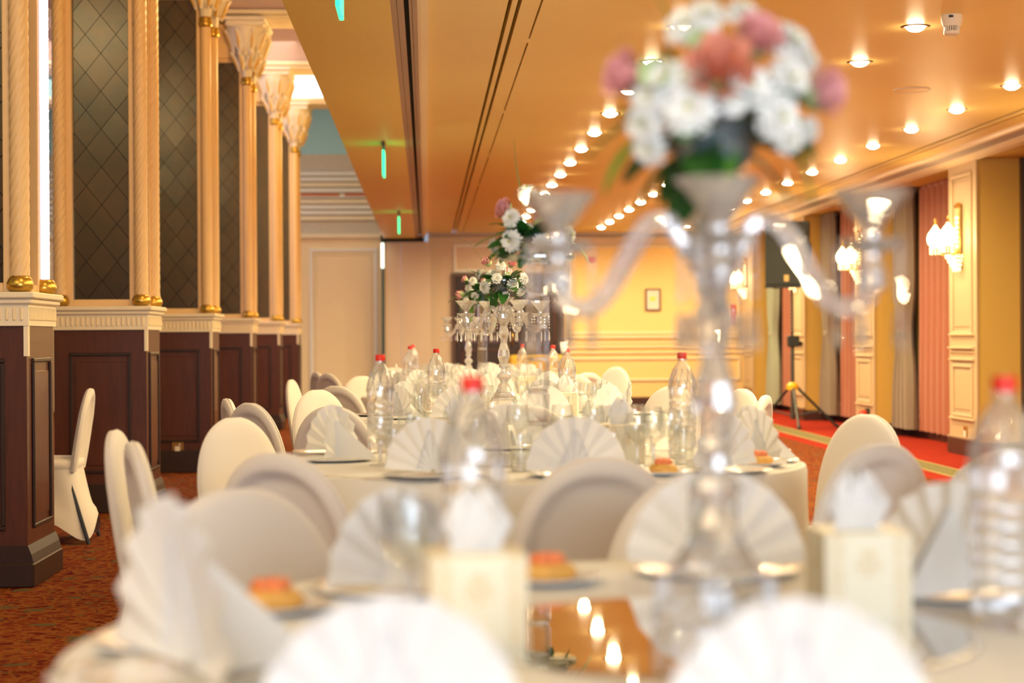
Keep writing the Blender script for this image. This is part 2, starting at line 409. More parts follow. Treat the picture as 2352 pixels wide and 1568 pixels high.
# lower soffit strip between the two halls
HS = 2.73
so = empty('ceiling_soffit'); struct(so)
part('soffit_panel', MB().box(-.67, -.162, YB, YF-.4, HS, HS+2.4), SOFF, so)
xs = [(-.162, -.133, HS, TRACKM), (-.131, -.098, HS+.004, TRACKM), (-.074, -.060, HS+.004, TRACKM), (-.058, -.035, HS, TRACKM)]
for x0, x1, z0, mm in xs:
    part('folding_wall_track', MB().box(x0, x1, YB, YF-.4, z0, HS+.1), mm, so)
part('track_slot', MB().box(-.162, -.035, YB, YF-.4, HS+.06, HS+.12), SLOT, so)
# right-hand cornice above the windows
co = empty('trim_1'); struct(co)
part('cornice_slot', MB().box(4.485, 4.515, YB, YF, H+.03, H+.08), SLOT, co)
part('cornice_board', MB().box(4.515, 4.56, YB, YF, H-.01, H+.08), CEIL, co)
part('cornice_slot', MB().box(4.56, 4.58, YB, YF, H+.01, H+.06), SLOT, co)
part('cornice_board', MB().prism([(4.58, H-.01), (4.74, H-.015), (4.74, H+.08), (4.58, H+.08)], 'y', YB, YF), CEIL, co)
part('cornice_moulding', MB().prism([(4.74, H-.03), (4.76, H-.045), (4.79, H-.05), (4.79, H+.08), (4.74, H+.08)], 'y', YB, YF), CREAM2, co)
part('cornice_band', MB().prism([(4.79, H-.045), (4.93, H-.05), (4.93, H+.08), (4.79, H+.08)], 'y', YB, YF), GREYBAND, co)
part('cornice_moulding', MB().prism([(4.93, H-.06), (5.0, H-.08), (XP+.02, H-.085), (XP+.02, H+.08), (4.93, H+.08)], 'y', YB, YF), CREAM2, co)
part('header', MB().box(XP+.02, XW+.2, YB, YF, H-.07, H+.1), OCHRE, co)

# ------------------------------------------------------------------ right wall: pilasters, recesses, windows, curtains
wr = empty('wall_right'); struct(wr)
part('outer_wall', MB().box(XW+.06, XW+.2, YB, YF+.2, 0, H), OCHRE, wr)
PW, PER = .86, 3.87
PY = [16.62-PER*4, 16.62-PER*3, 16.62-PER*2, 16.62-PER, 16.62, 20.49, 24.3, 28.15]
def pilaster(y0, y1):
    part('return_wall', MB().box(XP+.012, XW+.08, y0, y1, 0, H-.06), OCHRE, wr)
    p = part('pilaster_face', MB().box(XP, XP+.014, y0-.012, y1+.012, .17, H-.08), PILM, wr)
    def rect(z0, z1, ins, name='panel_moulding'):
        a, b = y0+ins, y1-ins; m = MB()
        for (ya, yb, za, zb) in ((a, b, z0, z0+.035), (a, b, z1-.035, z1), (a, a+.035, z0+.035, z1-.035), (b-.035, b, z0+.035, z1-.035)):
            m.box(XP-.016, XP, ya, yb, za, zb, .006)
        part(name, m, PILM2, p)
        part('panel_field', MB().box(XP-.006, XP, a+.07, b-.07, z0+.07, z1-.07, .004), PILM, p)
    rect(1.14, H-.18, .11); rect(.36, .86, .11)
    for za, d in ((1.12, .030), (.995, .040), (.955, .018), (.885, .030), (.325, .03)):
        part('rail_moulding', MB().prism([(XP, za), (XP-d, za+.012), (XP-d, za+.022), (XP-.004, za+.03)], 'y', y0+.05, y1-.05), PILM2, p)
    s = part('plinth_block', MB().box(XP-.022, XP+.014, y0-.02, y1+.02, 0, .15, .004), SKIRT, wr)
    part('plinth_bead', MB().box(XP-.026, XP, y0-.024, y1+.024, .15, .172, .004), mat('plinth_tan', (.30, .18, .10), .5), wr)
    part('skirting', MB().box(XP+.012, XW, y0-.014, y0, 0, .14), SKIRT, wr)
for y in PY: pilaster(y, y+PW)
# window in each recess (dark glass in frame)
nwin = 0
for i in range(len(PY)-1):
    ya, yb = PY[i]+PW, PY[i+1]
    nwin += 1
    wdo = empty('window_%d' % nwin, (XW, (ya+yb)/2, 0)); struct(wdo)
    hh = (yb-ya)/2
    part('pane', MB().box(.02, .03, -hh+.05, hh-.05, .25, H-.1), DARKG, wdo)
    m = MB()
    for yy in (-hh, -hh/3, hh/3, hh-.06): m.box(-.01, .02, yy, yy+.06, .05, H-.07)
    m.box(-.01, .02, -hh, hh, .12, .2)
    part('frame', m, mat('window_frame_brown', (.08, .05, .03), .5), wdo)
    part('sill_skirting', MB().box(-.0, .06, -hh, hh, 0, .12), SKIRT, wdo)

def curtain_mesh(name, m, width, amp, folds, tie, height, seedv, flare=1.0):
    rnd = random.Random(seedv); nu, nz = folds*8, 22
    ph = [rnd.uniform(-.6, .6) for _ in range(8)]
    mb = MB(); vs = []; fs = []
    for side in (0, 1):
        for k in range(nz+1):
            h = k/nz; z = h*height
            wz = 1.0
            if tie: wz = 1-.45*math.exp(-((h-.40)/.13)**2)+(.22*flare*(1-h/.40) if h < .40 else 0)
            for i in range(nu+1):
                u = i/nu
                y = (u-.5)*width*wz
                x = amp*(.75+.25*wz)*math.sin(2*PI*folds*u+.5*math.sin(3*h+ph[0]))+.25*amp*math.sin(4*PI*folds*u*.5+ph[1]+2*h)
                vs.append((x+(.006 if side else 0), y, z))
    def ix(s, k, i): return s*(nz+1)*(nu+1)+k*(nu+1)+i
    for k in range(nz):
        for i in range(nu):
            fs.append((ix(0, k, i), ix(0, k, i+1), ix(0, k+1, i+1), ix(0, k+1, i)))
            fs.append((ix(1, k, i), ix(1, k+1, i), ix(1, k+1, i+1), ix(1, k, i+1)))
    mb.add(vs, fs)
    me = bpy.data.meshes.new(name); me.from_pydata(mb.v, [], mb.f); me.materials.append(m); me.shade_smooth()
    return me
bays = [(PY[3]+PW, PY[4]), (PY[4]+PW, PY[5]), (PY[5]+PW, PY[6]), (PY[6]+PW, PY[7])]
names = ['nearest bay', 'bay beside the nearer wall lamp', 'bay beside the further wall lamp', 'bay behind the speaker stand']
for i, (ya, yb) in enumerate(bays):
    if i == 0: continue
    cp = empty('curtain', (XW-.055, yb-1.24, .09))
    tag(cp, 'straight salmon pink curtain in the window '+names[i], 'curtain', 'salmon curtains in the window bays')
    obj('curtain_panel', curtain_mesh('salmon_panel', CURTP, 1.14, .04, 5, False, H-.17, i), cp)
    part('curtain_heading', MB().box(-.02, .02, -.5, .5, H-.20, H-.16, .004), CURTP, cp)
    ct = empty('curtain', (XW-.17, yb-.38, .10))
    cm = CURTT if i < 3 else CURTG
    tag(ct, ('taupe' if i < 3 else 'sage grey')+ ' curtain tied at waist height in the window '+names[i], 'curtain', 'taupe tied curtains in the window bays')
    obj('curtain_panel', curtain_mesh('taupe_panel', cm, .60, .05, 4, True, H-.18, i+9), ct)
    part('tie_band', MB().lathe([(.10, 0), (.115, .02), (.115, .05), (.10, .07)], 14, z=H*.40-.10), cm, ct, 40, scale=(.6, 1.05, 1))

# ------------------------------------------------------------------ far wall
wf = empty('wall_back'); struct(wf)
def fx(px): return X(px, YF)
def fz(py, px=1200): return Z(px, py, YF)
xm = fx(985)
part('plaster', MB().box(xm, fx(1290), YF, YF+.1, 0, H), PEACH, wf)
part('plaster', MB().box(fx(1290), 5.6, YF, YF+.1, 0, H), YELW, wf)
part('cornice', MB().prism([(YF, H), (YF-.12, H), (YF-.12, H-.03), (YF-.03, H-.06), (YF, H-.06)], 'x', xm, 5.6), GREYBAND, wf)
part('cornice', MB().prism([(YF, H-.06), (YF-.03, H-.07), (YF-.02, H-.2), (YF, H-.21)], 'x', fx(1290), 5.6), PEACH, wf)
def rect_x(x0, x1, z0, z1, t=.035, par=wf, m=CREAM2, Y=YF, d=.03, nm='panel_moulding'):
    mb = MB()
    for a, b, c, e in ((x0, x1, z0, z0+t), (x0, x1, z1-t, z1), (x0, x0+t, z0+t, z1-t), (x1-t, x1, z0+t, z1-t)):
        mb.box(a, b, Y-d, Y, c, e, .008)
    return part(nm, mb, m, par)
rect_x(fx(1304), fx(1700), 1.18, 2.62)
rect_x(fx(1304), fx(1700), .42, .80)
for z, d, h in ((1.10, .06, .05), (1.02, .03, .03), (.95, .05, .035), (.86, .04, .03)):
    part('chair_rail', MB().prism([(YF, z), (YF-d, z+h*.4), (YF-d, z+h), (YF, z+h)], 'x', fx(1300), 5.4), CREAM2, wf)
part('skirting', MB().box(xm, 5.4, YF-.03, YF, 0, .16, .005), SKIRT, wf)
rect_x(fx(1042), fx(1150), Z(1100, 625, YF), Z(1100, 560, YF), .05, m=PINKW)
# dark double door in the far wall
dx0, dx1, dz = fx(1046), fx(1290), 2.12
dr = empty('door_1', ((dx0+dx1)/2, YF, 0)); struct(dr)
hw = (dx1-dx0)/2
part('door_surround', MB().box(-hw-.05, -hw, -.06, 0, 0, dz+.06).box(hw, hw+.05, -.06, 0, 0, dz+.06).box(-hw, hw, -.06, 0, dz, dz+.06), mat('surround_dark', (.10, .05, .03), .4), dr)
for sx in (-1, 1):
    lf = part('door_leaf', MB().box(min(0, sx*hw)+.006, max(0, sx*hw)-.006, -.04, -.005, .02, dz, .006), MAHOGD, dr)
    for z0, z1 in ((.2, .95), (1.05, 1.95)):
        mb = MB(); a, b = sorted((sx*.12, sx*(hw-.1)))
        for p, q, c, e in ((a, b, z0, z0+.03), (a, b, z1-.03, z1), (a, a+.03, z0, z1), (b-.03, b, z0, z1)): mb.box(p, q, -.055, -.04, c, e, .004)
        part('leaf_moulding', mb, MAHOG, lf)
    part('door_handle', MB().tube([(sx*.06, -.06, 1.0), (sx*.06, -.08, 1.02), (sx*.06, -.08, 1.2), (sx*.06, -.06, 1.22)], .012), BRASS, lf, 40)
# mustard sofa in front of the dark door
sf = empty('sofa', (fx(1232)*.985, YF-.75, 0)); tag(sf, 'mustard yellow sofa against the dark door at the far wall', 'sofa')
part('seat', MB().box(-.45, .45, -.35, .2, .12, .42, .04), SOFAM, sf, 40)
part('backrest', MB().box(-.45, .45, .1, .3, .3, .86, .05), SOFAM, sf, 40)
for sx in (-1, 1):
    part('armrest', MB().box(min(sx*.45, sx*.57), max(sx*.45, sx*.57), -.35, .3, .12, .6, .04), SOFAM, sf, 40)
    for yy in (-.28, .22): part('leg', MB().lathe([(.02, 0), (.03, .12)], 8, sx*.48, yy), MAHOGD, sf)
# notice frame, red sign, alarm bell
nf = empty('picture_frame', (fx(1500), YF-.02, Z(1500, 690, YF))); tag(nf, 'small framed notice with a yellow mark on the far yellow wall', 'picture frame')
mb = MB()
for a, b, c, e in ((-.125, .125, -.18, -.155), (-.125, .125, .155, .18), (-.125, -.10, -.155, .155), (.10, .125, -.155, .155)): mb.box(a, b, -.02, .02, c, e, .004)
part('frame', mb, mat('frame_brown', (.16, .08, .06), .4), nf)
part('paper', MB().box(-.10, .10, -.005, .015, -.155, .155), PAPER, nf)
part('print_mark', MB().box(-.055, .045, -.008, -.005, -.02, .05), YELPR, nf)
rs = empty('fire_sign', (fx(1683), YF-.012, Z(1683, 725, YF))); tag(rs, 'upright red fire sign on the far wall near the corner', 'sign')
part('panel', MB().box(-.05, .05, -.012, .012, -.16, .16, .003), ALARM, rs)
part('pictogram', MB().box(-.03, .03, -.015, -.012, .03, .09), mat('sign_pink', (.8, .5, .5), .5), rs)
al = empty('fire_alarm', (fx(1360), YF, Z(1360, 597, YF))); tag(al, 'round red alarm sounder high on the far yellow wall', 'alarm')
part('base', MB().lathe([(.055, 0), (.055, .03)], 20), ALARM, al, 40, rot=(PI/2, 0, 0))
part('dome', MB().lathe([(.045, .03), (.045, .06), (.03, .075), (0, .08)], 20), mat('alarm_dome', (.8, .16, .08), .25), al, 50, rot=(PI/2, 0, 0))

# ------------------------------------------------------------------ side-hall far wall and folding partition
ws = empty('wall_side_hall'); struct(ws)
xl0, xl1 = -7.0, fx(880)
part('panel_wall', MB().box(xl0, xl1, YF, YF+.1, 0, Z(780, 545, YF)), CREAM, ws)
rect_x(fx(712), fx(868), .30, Z(790, 568, YF), .055, ws, PINKW)
rect_x(fx(712)+.09, fx(868)-.09, .39, Z(790, 568, YF)-.09, .02, ws, CREAM2, d=.015)
zz = [Z(780, q, YF) for q in (545, 535, 505, 390, 352, 240, 207)]
part('frieze_rail', MB().box(xl0, xl1, YF-.08, YF+.1, zz[0], zz[1], .01), CREAM2, ws)
part('frieze', MB().box(xl0, xl1, YF-.0, YF+.1, zz[1], zz[2]), FRIEZE, ws)
nb = 9; hb = (zz[3]-zz[2])/nb
for k in range(nb):
    z0 = zz[2]+k*hb
    part('cladding_board', MB().prism([(YF+.05, z0), (YF-.045, z0+.012), (YF-.02, z0+hb-.01), (YF+.05, z0+hb)], 'x', xl0, fx(900)), PINKW if k % 3 else CREAM2, ws)
zr = Z(780, 445, YF)
part('terracotta_strip', MB().box(fx(693), fx(781), YF-.06, YF, zr-.02, zr+.022), REDST, ws)
part('terracotta_strip', MB().box(fx(794), fx(850), YF-.06, YF, zr-.02, zr+.022), REDST, ws)
part('frieze', MB().box(xl0, -.4, YF, YF+.1, zz[3], zz[4]), FRIEZE, ws)
part('blue_wall', MB().box(xl0, -.4, YF, YF+.1, zz[4], 5.6), BLUEW, ws)
0 and part('tall_daylight_window', MB().box(fx(103), fx(128), YF-.12, YF-.06, Z(115, 628, YF), 5.4), DAYGLOW, ws)
0 and part('window_jamb', MB().box(fx(128), fx(128)+.1, YF-.14, YF, Z(115, 640, YF), 5.4), CREAM2, ws)
pt = empty('partition_wall'); struct(pt)
px0, px1 = fx(884), fx(976)
pz = Z(930, 556, YF)
part('partition_panel', MB().box(px0, fx(922), YF-.3, YF-.2, 0, pz), PEACH, pt)
part('partition_panel', MB().box(fx(922)+.005, xm+.03, YF-.3, YF-.2, 0, pz), PEACH, pt)
part('partition_head', MB().box(xl1-.02, px1, YF-.41, YF-.20, pz, HS+.05), mat('head_dark', (.02, .025, .02), .9), pt)
part('edge_post', MB().box(fx(878), fx(885), YF-.34, YF-.2, 0, pz), mat('edge_green', (.02, .05, .03), .3), pt)
part('edge_bright_strip', MB().box(fx(878), fx(884), YF-.37, YF-.345, pz-.42, pz-.02), mat('edge_bright_strip', (.9, 1, .9), .4, emit=(.85, 1, .85), es=1.3), pt)  # bright emissive strip at the top of the post

# side hall: ceiling, beams, walls
ch_ = empty('ceiling_side_hall'); struct(ch_)
part('ceiling_panel', MB().box(-7, -.6, YB, YF+.1, 5.5, 5.6), PINKW, ch_)
wl = empty('wall_left'); struct(wl)
part('plaster', MB().box(-7.1, -7, YB, YF+.1, 2.6, 5.6), BLUEW, wl)
part('dado', MB().box(-7.1, -6.96, YB, YF, 0, 1.2), MAHOG, wl)
part('plaster', MB().box(-7.1, -6.98, YB, YF, 1.2, 2.6), PINKW, wl)
wb = empty('wall_front'); struct(wb)
part('plaster', MB().box(.0, 5.7, YB-.1, YB, 0, H), CREAM, wb)
part('plaster', MB().box(-7.1, .0, YB-.1, YB, 4.3, 5.6), BLUEW, wb)
part('frieze', MB().box(-7.1, .0, YB-.1, YB+.02, 2.4, 4.3), mat('tan_frieze', (.52, .34, .22), .7, noise=.25, nscale=4, stretch=(.4, .4, 3)), wb)
part('dark_panelling', MB().box(-7.1, .0, YB-.1, YB+.04, 0, 2.4), MAHOGD, wb)

# ------------------------------------------------------------------ piers with mirrors and colonnettes
XR = -1.835
PWD = .60
PIER_Y = [8.5, 12.1, 15.72, 19.32, 22.9, 26.3]
ZD = 1.27        # top of the dado
ZC = 4.50        # top of the capitals
def twist(r, z0, z1, turns, n=27, seg=60):
    rings = []
    for k in range(seg+1):
        z = z0+(z1-z0)*k/seg; ring = []
        for j in range(n*2):
            a = 2*PI*j/(n*2); rr = r*(1+.055*math.cos(9*(a-2*PI*turns*k/seg/1.0)))
            ring.append((rr*math.cos(a), rr*math.sin(a), z))
        rings.append(ring)
    return MB().loft(rings)
SHAFT_T = twist(.043, 1.43, 3.84, 4.5, seg=170).mesh('twisted_shaft', COLM, 60)
SHAFT_P = MB().lathe([(.045, 1.43), (.047, 1.6), (.043, 3.84)], 20).mesh('plain_shaft', COLM, 40)
BASE_T = MB().lathe([(.03, 1.355), (.050, 1.36), (.060, 1.375), (.062, 1.395), (.054, 1.415), (.044, 1.43)], 20).mesh('gilt_base', GOLD, 60)
RING_T = MB().lathe([(.044, 3.80), (.056, 3.815), (.058, 3.84), (.050, 3.86), (.056, 3.875), (.046, 3.89)], 20).mesh('gilt_ring', GOLD, 60)
def capital(parent, cx, cy):
    mb = MB(); rings = []
    prof = [(.045, 3.88), (.055, 3.98), (.085, 4.06), (.11, 4.12), (.115, 4.16), (.16, 4.24), (.19, 4.33), (.195, 4.40)]
    for r, z in prof:
        ring = []
        for j in range(24):
            a = 2*PI*j/24; q = 1+.10*abs(math.cos(2*a))*(z > 4.1)+.06*math.cos(8*a)*(3.95 < z < 4.38)
            ring.append((cx+r*q*math.cos(a), cy+r*q*math.sin(a), z))
        rings.append(ring)
    mb.loft(rings)
    c = part('capital', mb, CAPM, parent, 50)
    part('abacus', MB().box(cx-.20, cx+.20, cy-.20, cy+.20, 4.40, 4.46, .012).box(cx-.215, cx+.215, cy-.215, cy+.215, 4.46, ZC, .01), CAPM, c)
    for j in range(8):
        a = 2*PI*(j+.5)/8
        lf = MB()
        for (zb, r0, hgt, wd) in ((3.95, .055, .19, .042), (4.13, .115, .24, .066)):
            ca, sa = math.cos(a), math.sin(a); tx, ty = -sa, ca
            pts = []
            for t, ww, ro in ((0, .3, 0), (.35, 1, .022), (.7, .85, .05), (1, .05, .085)):
                rr = r0+ro+.014
                pts.append((ca*rr-tx*wd*ww, sa*rr-ty*wd*ww, zb+hgt*t)); pts.append((ca*(rr+.026), sa*(rr+.026), zb+hgt*t)); pts.append((ca*rr+tx*wd*ww, sa*rr+ty*wd*ww, zb+hgt*t))
            pts = [(x+cx, y+cy, z) for x, y, z in pts]
            fs = []
            for k in range(3):
                for i in range(2): fs.append((k*3+i, k*3+i+1, (k+1)*3+i+1, (k+1)*3+i))
            lf.add(pts, fs)
        part('acanthus_leaf', lf, CAPM, c)
        vein = MB()
        for (zb, r0, hgt) in ((3.97, .072, .14), (4.17, .135, .17)):
            rr = [r0+.012, r0+.045, r0+.085]
            vein.tube([(cx+math.cos(a)*(rr[k]+.004), cy+math.sin(a)*(rr[k]+.004), zb+hgt*k/2) for k in range(3)], [.013, .016, .004], 5)
        part('gilt_vein', vein, LEAFG, c)

def clip_poly(poly, x0, x1, z0, z1):
    def cl(p, f, t):
        out = []
        for i in range(len(p)):
            a, b = p[i], p[(i+1) % len(p)]
            fa, fb = f(a), f(b)
            if fa >= 0: out.append(a)
            if (fa >= 0) != (fb >= 0):
                k = fa/(fa-fb); out.append((a[0]+(b[0]-a[0])*k, a[1]+(b[1]-a[1])*k))
        return out
    for f in (lambda p: p[0]-x0, lambda p: x1-p[0], lambda p: p[1]-z0, lambda p: z1-p[1]):
        poly = cl(poly, f, 0)
        if len(poly) < 3: return None
    return poly
def mirror_tiles(parent, x0, x1, y, z0, z1, hw, hh, rnd):
    """diamond mirror tiles in the (x,z) plane at y, facing -y, each its own piece slightly off true"""
    nx = int((x1-x0)/hw)+2; nz = int((z1-z0)/hh)+2
    cx = (x0+x1)/2
    for i in range(-nx, nx+1):
        for k in range(0, nz+1):
            if (i+k) % 2: continue
            px, pz = cx+i*hw, z0+k*hh
            g = .0025
            poly = clip_poly([(px-hw+g, pz), (px, pz-hh+g), (px+hw-g, pz), (px, pz+hh-g)], x0, x1, z0, z1)
            if not poly: continue
            ax, az = rnd.uniform(-.006, .006), rnd.uniform(-.006, .006)
            n = len(poly)
            vs = [(p[0], y+ax*(p[0]-px)+az*(p[1]-pz), p[1]) for p in poly]+[(p[0], y+.008, p[1]) for p in poly]
            fs = [tuple(range(n-1, -1, -1)), tuple(range(n, 2*n))]+[(j, (j+1) % n, n+(j+1) % n, n+j) for j in range(n)]
            me = bpy.data.meshes.new('mirror_tile'); me.from_pydata(vs, [], fs); me.materials.append(MIRR)
            obj('mirror_tile', me, parent)

def pier(idx, y0):
    p = empty('pillar'); struct(p)
    p['label'] = 'panelled pier with gilt colonnettes and mirror panels, number %d along the side hall' % (idx+1)
    p.location = (XR-PWD/2, y0+PWD/2, 0)
    h = PWD/2
    d = part('dado', MB().box(-h, h, -h, h, 0, 1.20), MAHOG, p)
    # recessed-panel mouldings on front and right faces
    def mould(face):
        m = MB(); f2 = MB()
        for a, b, c, e in ((-.20, .20, .26, .28), (-.20, .20, 1.03, 1.05), (-.20, -.18, .28, 1.03), (.18, .20, .28, 1.03)):
            if face == 'f': m.box(a, b, -h-.014, -h, c, e, .004)
            else: m.box(h, h+.014, a, b, c, e, .004)
        if face == 'f': f2.box(-.165, .165, -h-.005, -h, .31, .99, .003)
        else: f2.box(h, h+.005, -.165, .165, .31, .99, .003)
        part('panel_moulding', m, MAHOGD if face == 'f' else MAHOGD, d)
        part('panel_field', f2, MAHOG, d)
    mould('f'); mould('r')
    part('plinth', MB().box(-h-.035, h+.035, -h-.035, h+.035, 0, .11, .006), MAHOGD, p)
    part('plinth_cap', MB().prism([(-h-.03, .11), (h+.03, .11), (h+.02, .15), (h+.004, .19), (-h-.004, .19), (-h-.02, .15)], 'y', -h-.02, h+.02), MAHOGD, p)
    b = part('fluted_band', MB().box(-h-.012, h+.012, -h-.012, h+.012, 1.20, 1.30).box(-h-.03, h+.03, -h-.03, h+.03, 1.30, 1.325, .006).box(-h-.045, h+.045, -h-.045, h+.045, 1.325, 1.355, .006), CREAM2, p)
    fm = MB(); nfl = 18
    for k in range(nfl):
        xx = -h+.02+(2*h-.04)*k/(nfl-1)
        fm.box(xx-.006, xx+.006, -h-.020, -h-.010, 1.225, 1.285, .003)
        fm.box(h+.010, h+.020, xx-.006, xx+.006, 1.225, 1.285, .003)
    part('flutes', fm, CREAM, b)
    part('corner_strip', MB().box(h-.012, h+.008, -h-.008, -h+.03, 1.06, 1.20), CREAM2, p)
    # core and frame
    part('core', MB().box(-h+.10, h-.10, -h+.10, h-.10, 1.355, 4.52), COLM, p)
    fr = MB(); zt = 3.98
    for a, b2 in ((-h+.065, -h+.115), (h-.115, h-.065)):
        fr.box(a, b2, -h+.045, -h+.10, 1.355, 4.45, .004)
        fr.box(h-.10, h-.045, a, b2, 1.355, 4.45, .004)
    fr.box(-h+.115, h-.115, -h+.05, -h+.10, 1.355, 1.40, .004)
    fr.box(h-.10, h-.05, -h+.115, h-.115, 1.355, 1.40, .004)
    # arched head
    n = 12; xw = h-.115
    for t in ('f', 'r'):
        pts = [(-xw, 4.45), (-xw, zt)]+[(-xw+.10*(1-math.cos(PI/2*k/n))*1.0, zt+.12*math.sin(PI/2*k/n)) for k in range(1, n+1)]+[(xw-.10*(1-math.cos(PI/2*k/n)), zt+.12*math.sin(PI/2*k/n)) for k in range(n, 0, -1)]+[(xw, zt), (xw, 4.45)]
        if t == 'f': fr.prism(pts, 'y', -h+.05, -h+.10)
        else: fr.prism([(q[0], q[1]) for q in pts], 'x', h-.10, h-.05)
    part('mirror_frame', fr, COLM, p)
    if idx <= 3:
        m = part('mirror_backing', MB().box(-xw, xw, -h+.097, -h+.0995, 1.40, 4.05), SLOT, p)
        mirror_tiles(m, -xw, xw, -h+.088, 1.40, 4.05, .10, .125, random.Random(idx))
    else:
        part('mirror_panel', MB().box(-xw, xw, -h+.085, -h+.099, 1.40, 4.05), MIRR, p)
    part('side_mirror', MB().box(h-.099, h-.088, -xw, xw, 1.40, 4.05), MIRRD, p)
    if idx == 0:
        c = part('glowing_colonnette', MB().tube([(h-.030, h-.03, 1.43), (h-.030, h-.03, 3.9)], .022, 16), DAYGLOW, p, 40)  # rear colonnette, its daylight glare put into an emissive material
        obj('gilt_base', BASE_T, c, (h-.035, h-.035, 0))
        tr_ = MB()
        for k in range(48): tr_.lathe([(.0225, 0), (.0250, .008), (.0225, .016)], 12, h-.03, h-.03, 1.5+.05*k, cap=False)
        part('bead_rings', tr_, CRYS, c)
    for sx, sy in ((1, -1), (-1, -1), (1, 1)):
        if idx == 0 and sy == 1: continue
        c = obj('colonnette', SHAFT_T if idx < 2 else SHAFT_P, p, (sx*(h-.035), sy*(h-.035), 0))
        obj('gilt_base', BASE_T, c); obj('gilt_ring', RING_T, c)
    for sx, sy in ((1, -1), (-1, -1), (1, 1)):
        if idx >= 1: capital(p, sx*(h-.035), sy*(h-.035))
    return p
for i, y in enumerate(PIER_Y): pier(i, y)
# beams over the piers
for i, y in enumerate(PIER_Y):
    bt = struct(part('beam', MB().box(-6.98, -.67, y-.02, y+PWD+.02, ZC, ZC+.04, .01).box(-6.98, -.67, y-.05, y+PWD+.05, ZC+.04, ZC+.09, .01), CREAM2, None))
    part('upstand', MB().box(-6.98, -.67, y+.05, y+PWD-.05, ZC+.09, 5.5), mat('upstand_rose', (.58, .40, .33), .6) if i < 5 else BLUEW, bt)
    part('cove_moulding', MB().prism([(y-.03, 5.3), (y+.05, 5.2), (y+.05, 5.5), (y-.12, 5.5), (y-.12, 5.4)], 'x', -6.98, -.67), mat('rose_moulding', (.66, .40, .36), .6), bt)
cvp = empty('cove_light', (-1.3, PIER_Y[5]-.0, ZC+.10)); tag(cvp, 'bright backlit glass panel above the last carved capital', 'ceiling light')
part('diffuser', MB().box(-.9, .5, .0, .04, 0, .30), COVEL, cvp)
part('frame', MB().box(-.92, .52, -.012, .05, .30, .33, .003), CREAM2, cvp)
for i, y in enumerate(PIER_Y):
    lp = empty('added_pier_spot', (-.77, y-2.2, 3.85)); tag(lp, 'added unseen spotlight on the soffit edge brightening the %s pier' % ordw[i], 'spotlight')
    part('body', MB().lathe([(.03, 0), (.04, -.03), (.045, -.09), (.04, -.10)], 14), COLM, lp, 40)
    part('added_spot_bracket', MB().box(0, .10, -.015, .015, -.03, 0), COLM, lp)
    part('lens', MB().lathe([(0, -.098), (.035, -.101)], 14, cap=False), PLASW, lp)
    light('pier_fill_light', 'POINT', (-.06, .06, -.16), PIER_FILL_W, (1.0, .66, .30), lp, shadow_soft_size=.08)  # fill added out of sight to brighten the pier fronts
# brass socket on third pier
sk = empty('wall_socket', (X(406, 15.7), 15.715, Z(406, 1024, 15.72))); tag(sk, 'square brass socket low on the dark wooden pier', 'socket')
part('plate', MB().box(-.05, .05, -.012, 0, -.05, .05, .004), BRASS, sk)
part('outlet', MB().box(-.022, .022, -.016, -.011, -.026, .016, .002), PLASW, sk)
part('rocker', MB().box(.012, .024, -.017, -.011, .024, .038, .002), PLASW, sk)
sk = empty('wall_socket', (XP-.002, PY[4]+.33, Z(2213, 1000, 17.1))); tag(sk, 'slim metal socket low on the cream pilaster under the nearer wall lamp', 'socket')
part('plate', MB().box(-.012, 0, -.045, .045, -.075, .075, .004), BRASS, sk); part('outlet', MB().box(-.016, -.011, -.03, .03, -.03, .03, .002), PLASW, sk)
sk = empty('power_plug', (XP-.02, PY[5]+.25, Z(1980, 957, 20.7))); tag(sk, 'round red power plug at the foot of the further pilaster', 'plug')
part('body', MB().lathe([(.03, 0), (.05, .02), (.055, .05), (.04, .09), (0, .1)], 16), ALARM, sk, 40, rot=(0, -PI/2, 0)); part('wall_plate', MB().box(.0, .02, -.06, .09, -.07, .07, .004), BLACKP, sk)

# ------------------------------------------------------------------ ceiling fittings
def downlight_proto():
    r = empty('downlight')
    part('trim_ring', MB().lathe([(.058, .0), (.066, -.006), (.078, -.003), (.082, .0)], 24, cap=False), mat('trim_bronze', (.20, .10, .04), .4, metal=.5), r, 60)
    part('bulb', MB().lathe([(0.0, -.030), (.022, -.028), (.042, -.019), (.056, -.003), (.057, 0)], 20, cap=False), BULB, r, 60)
    return Proto(r)
DL = downlight_proto()
spd = bpy.data.lights.new('downlight_spot', 'SPOT'); spd.energy = DOWN_W; spd.color = WARM; spd.spot_size = math.radians(176); spd.spot_blend = .6; spd.shadow_soft_size = .045
ROWS = [('row nearest the beam', X(1565, 9.95)/9.95*9.95), ('middle row', 2.70), ('row nearest the windows', 4.0)]
ROWS = [('row nearest the beam', 1.405), ('middle row', 2.70), ('row nearest the windows', 4.0)]
Y0 = 9.95
for ri, (rn, rx) in enumerate(ROWS):
    far = 14
    for k in range(far, -10, -1):
        y = Y0+1.292*k
        if ri == 2: y += 2.35-.0
        if y > 28.3 or y < 5.0: continue
        o = DL.put((rx, y, H), 0, 'glowing recessed downlight, %s from the far wall in the %s' % (ordw[far-k], rn), 'ceiling light', 'recessed downlights of the '+rn)
        if y < 6.0: continue
        s = bpy.data.objects.new('spot', spd); COL.objects.link(s); s.parent = o; s.location = (0, 0, -.04)
sd = empty('smoke_detector', (X(2190, 9.6), 9.6, H)); tag(sd, 'cream smoke detector with slotted ring on the ceiling', 'smoke detector')
part('base', MB().lathe([(.056, 0), (.055, -.03), (.046, -.06)], 24), PLASW, sd, 40)
fm = MB()
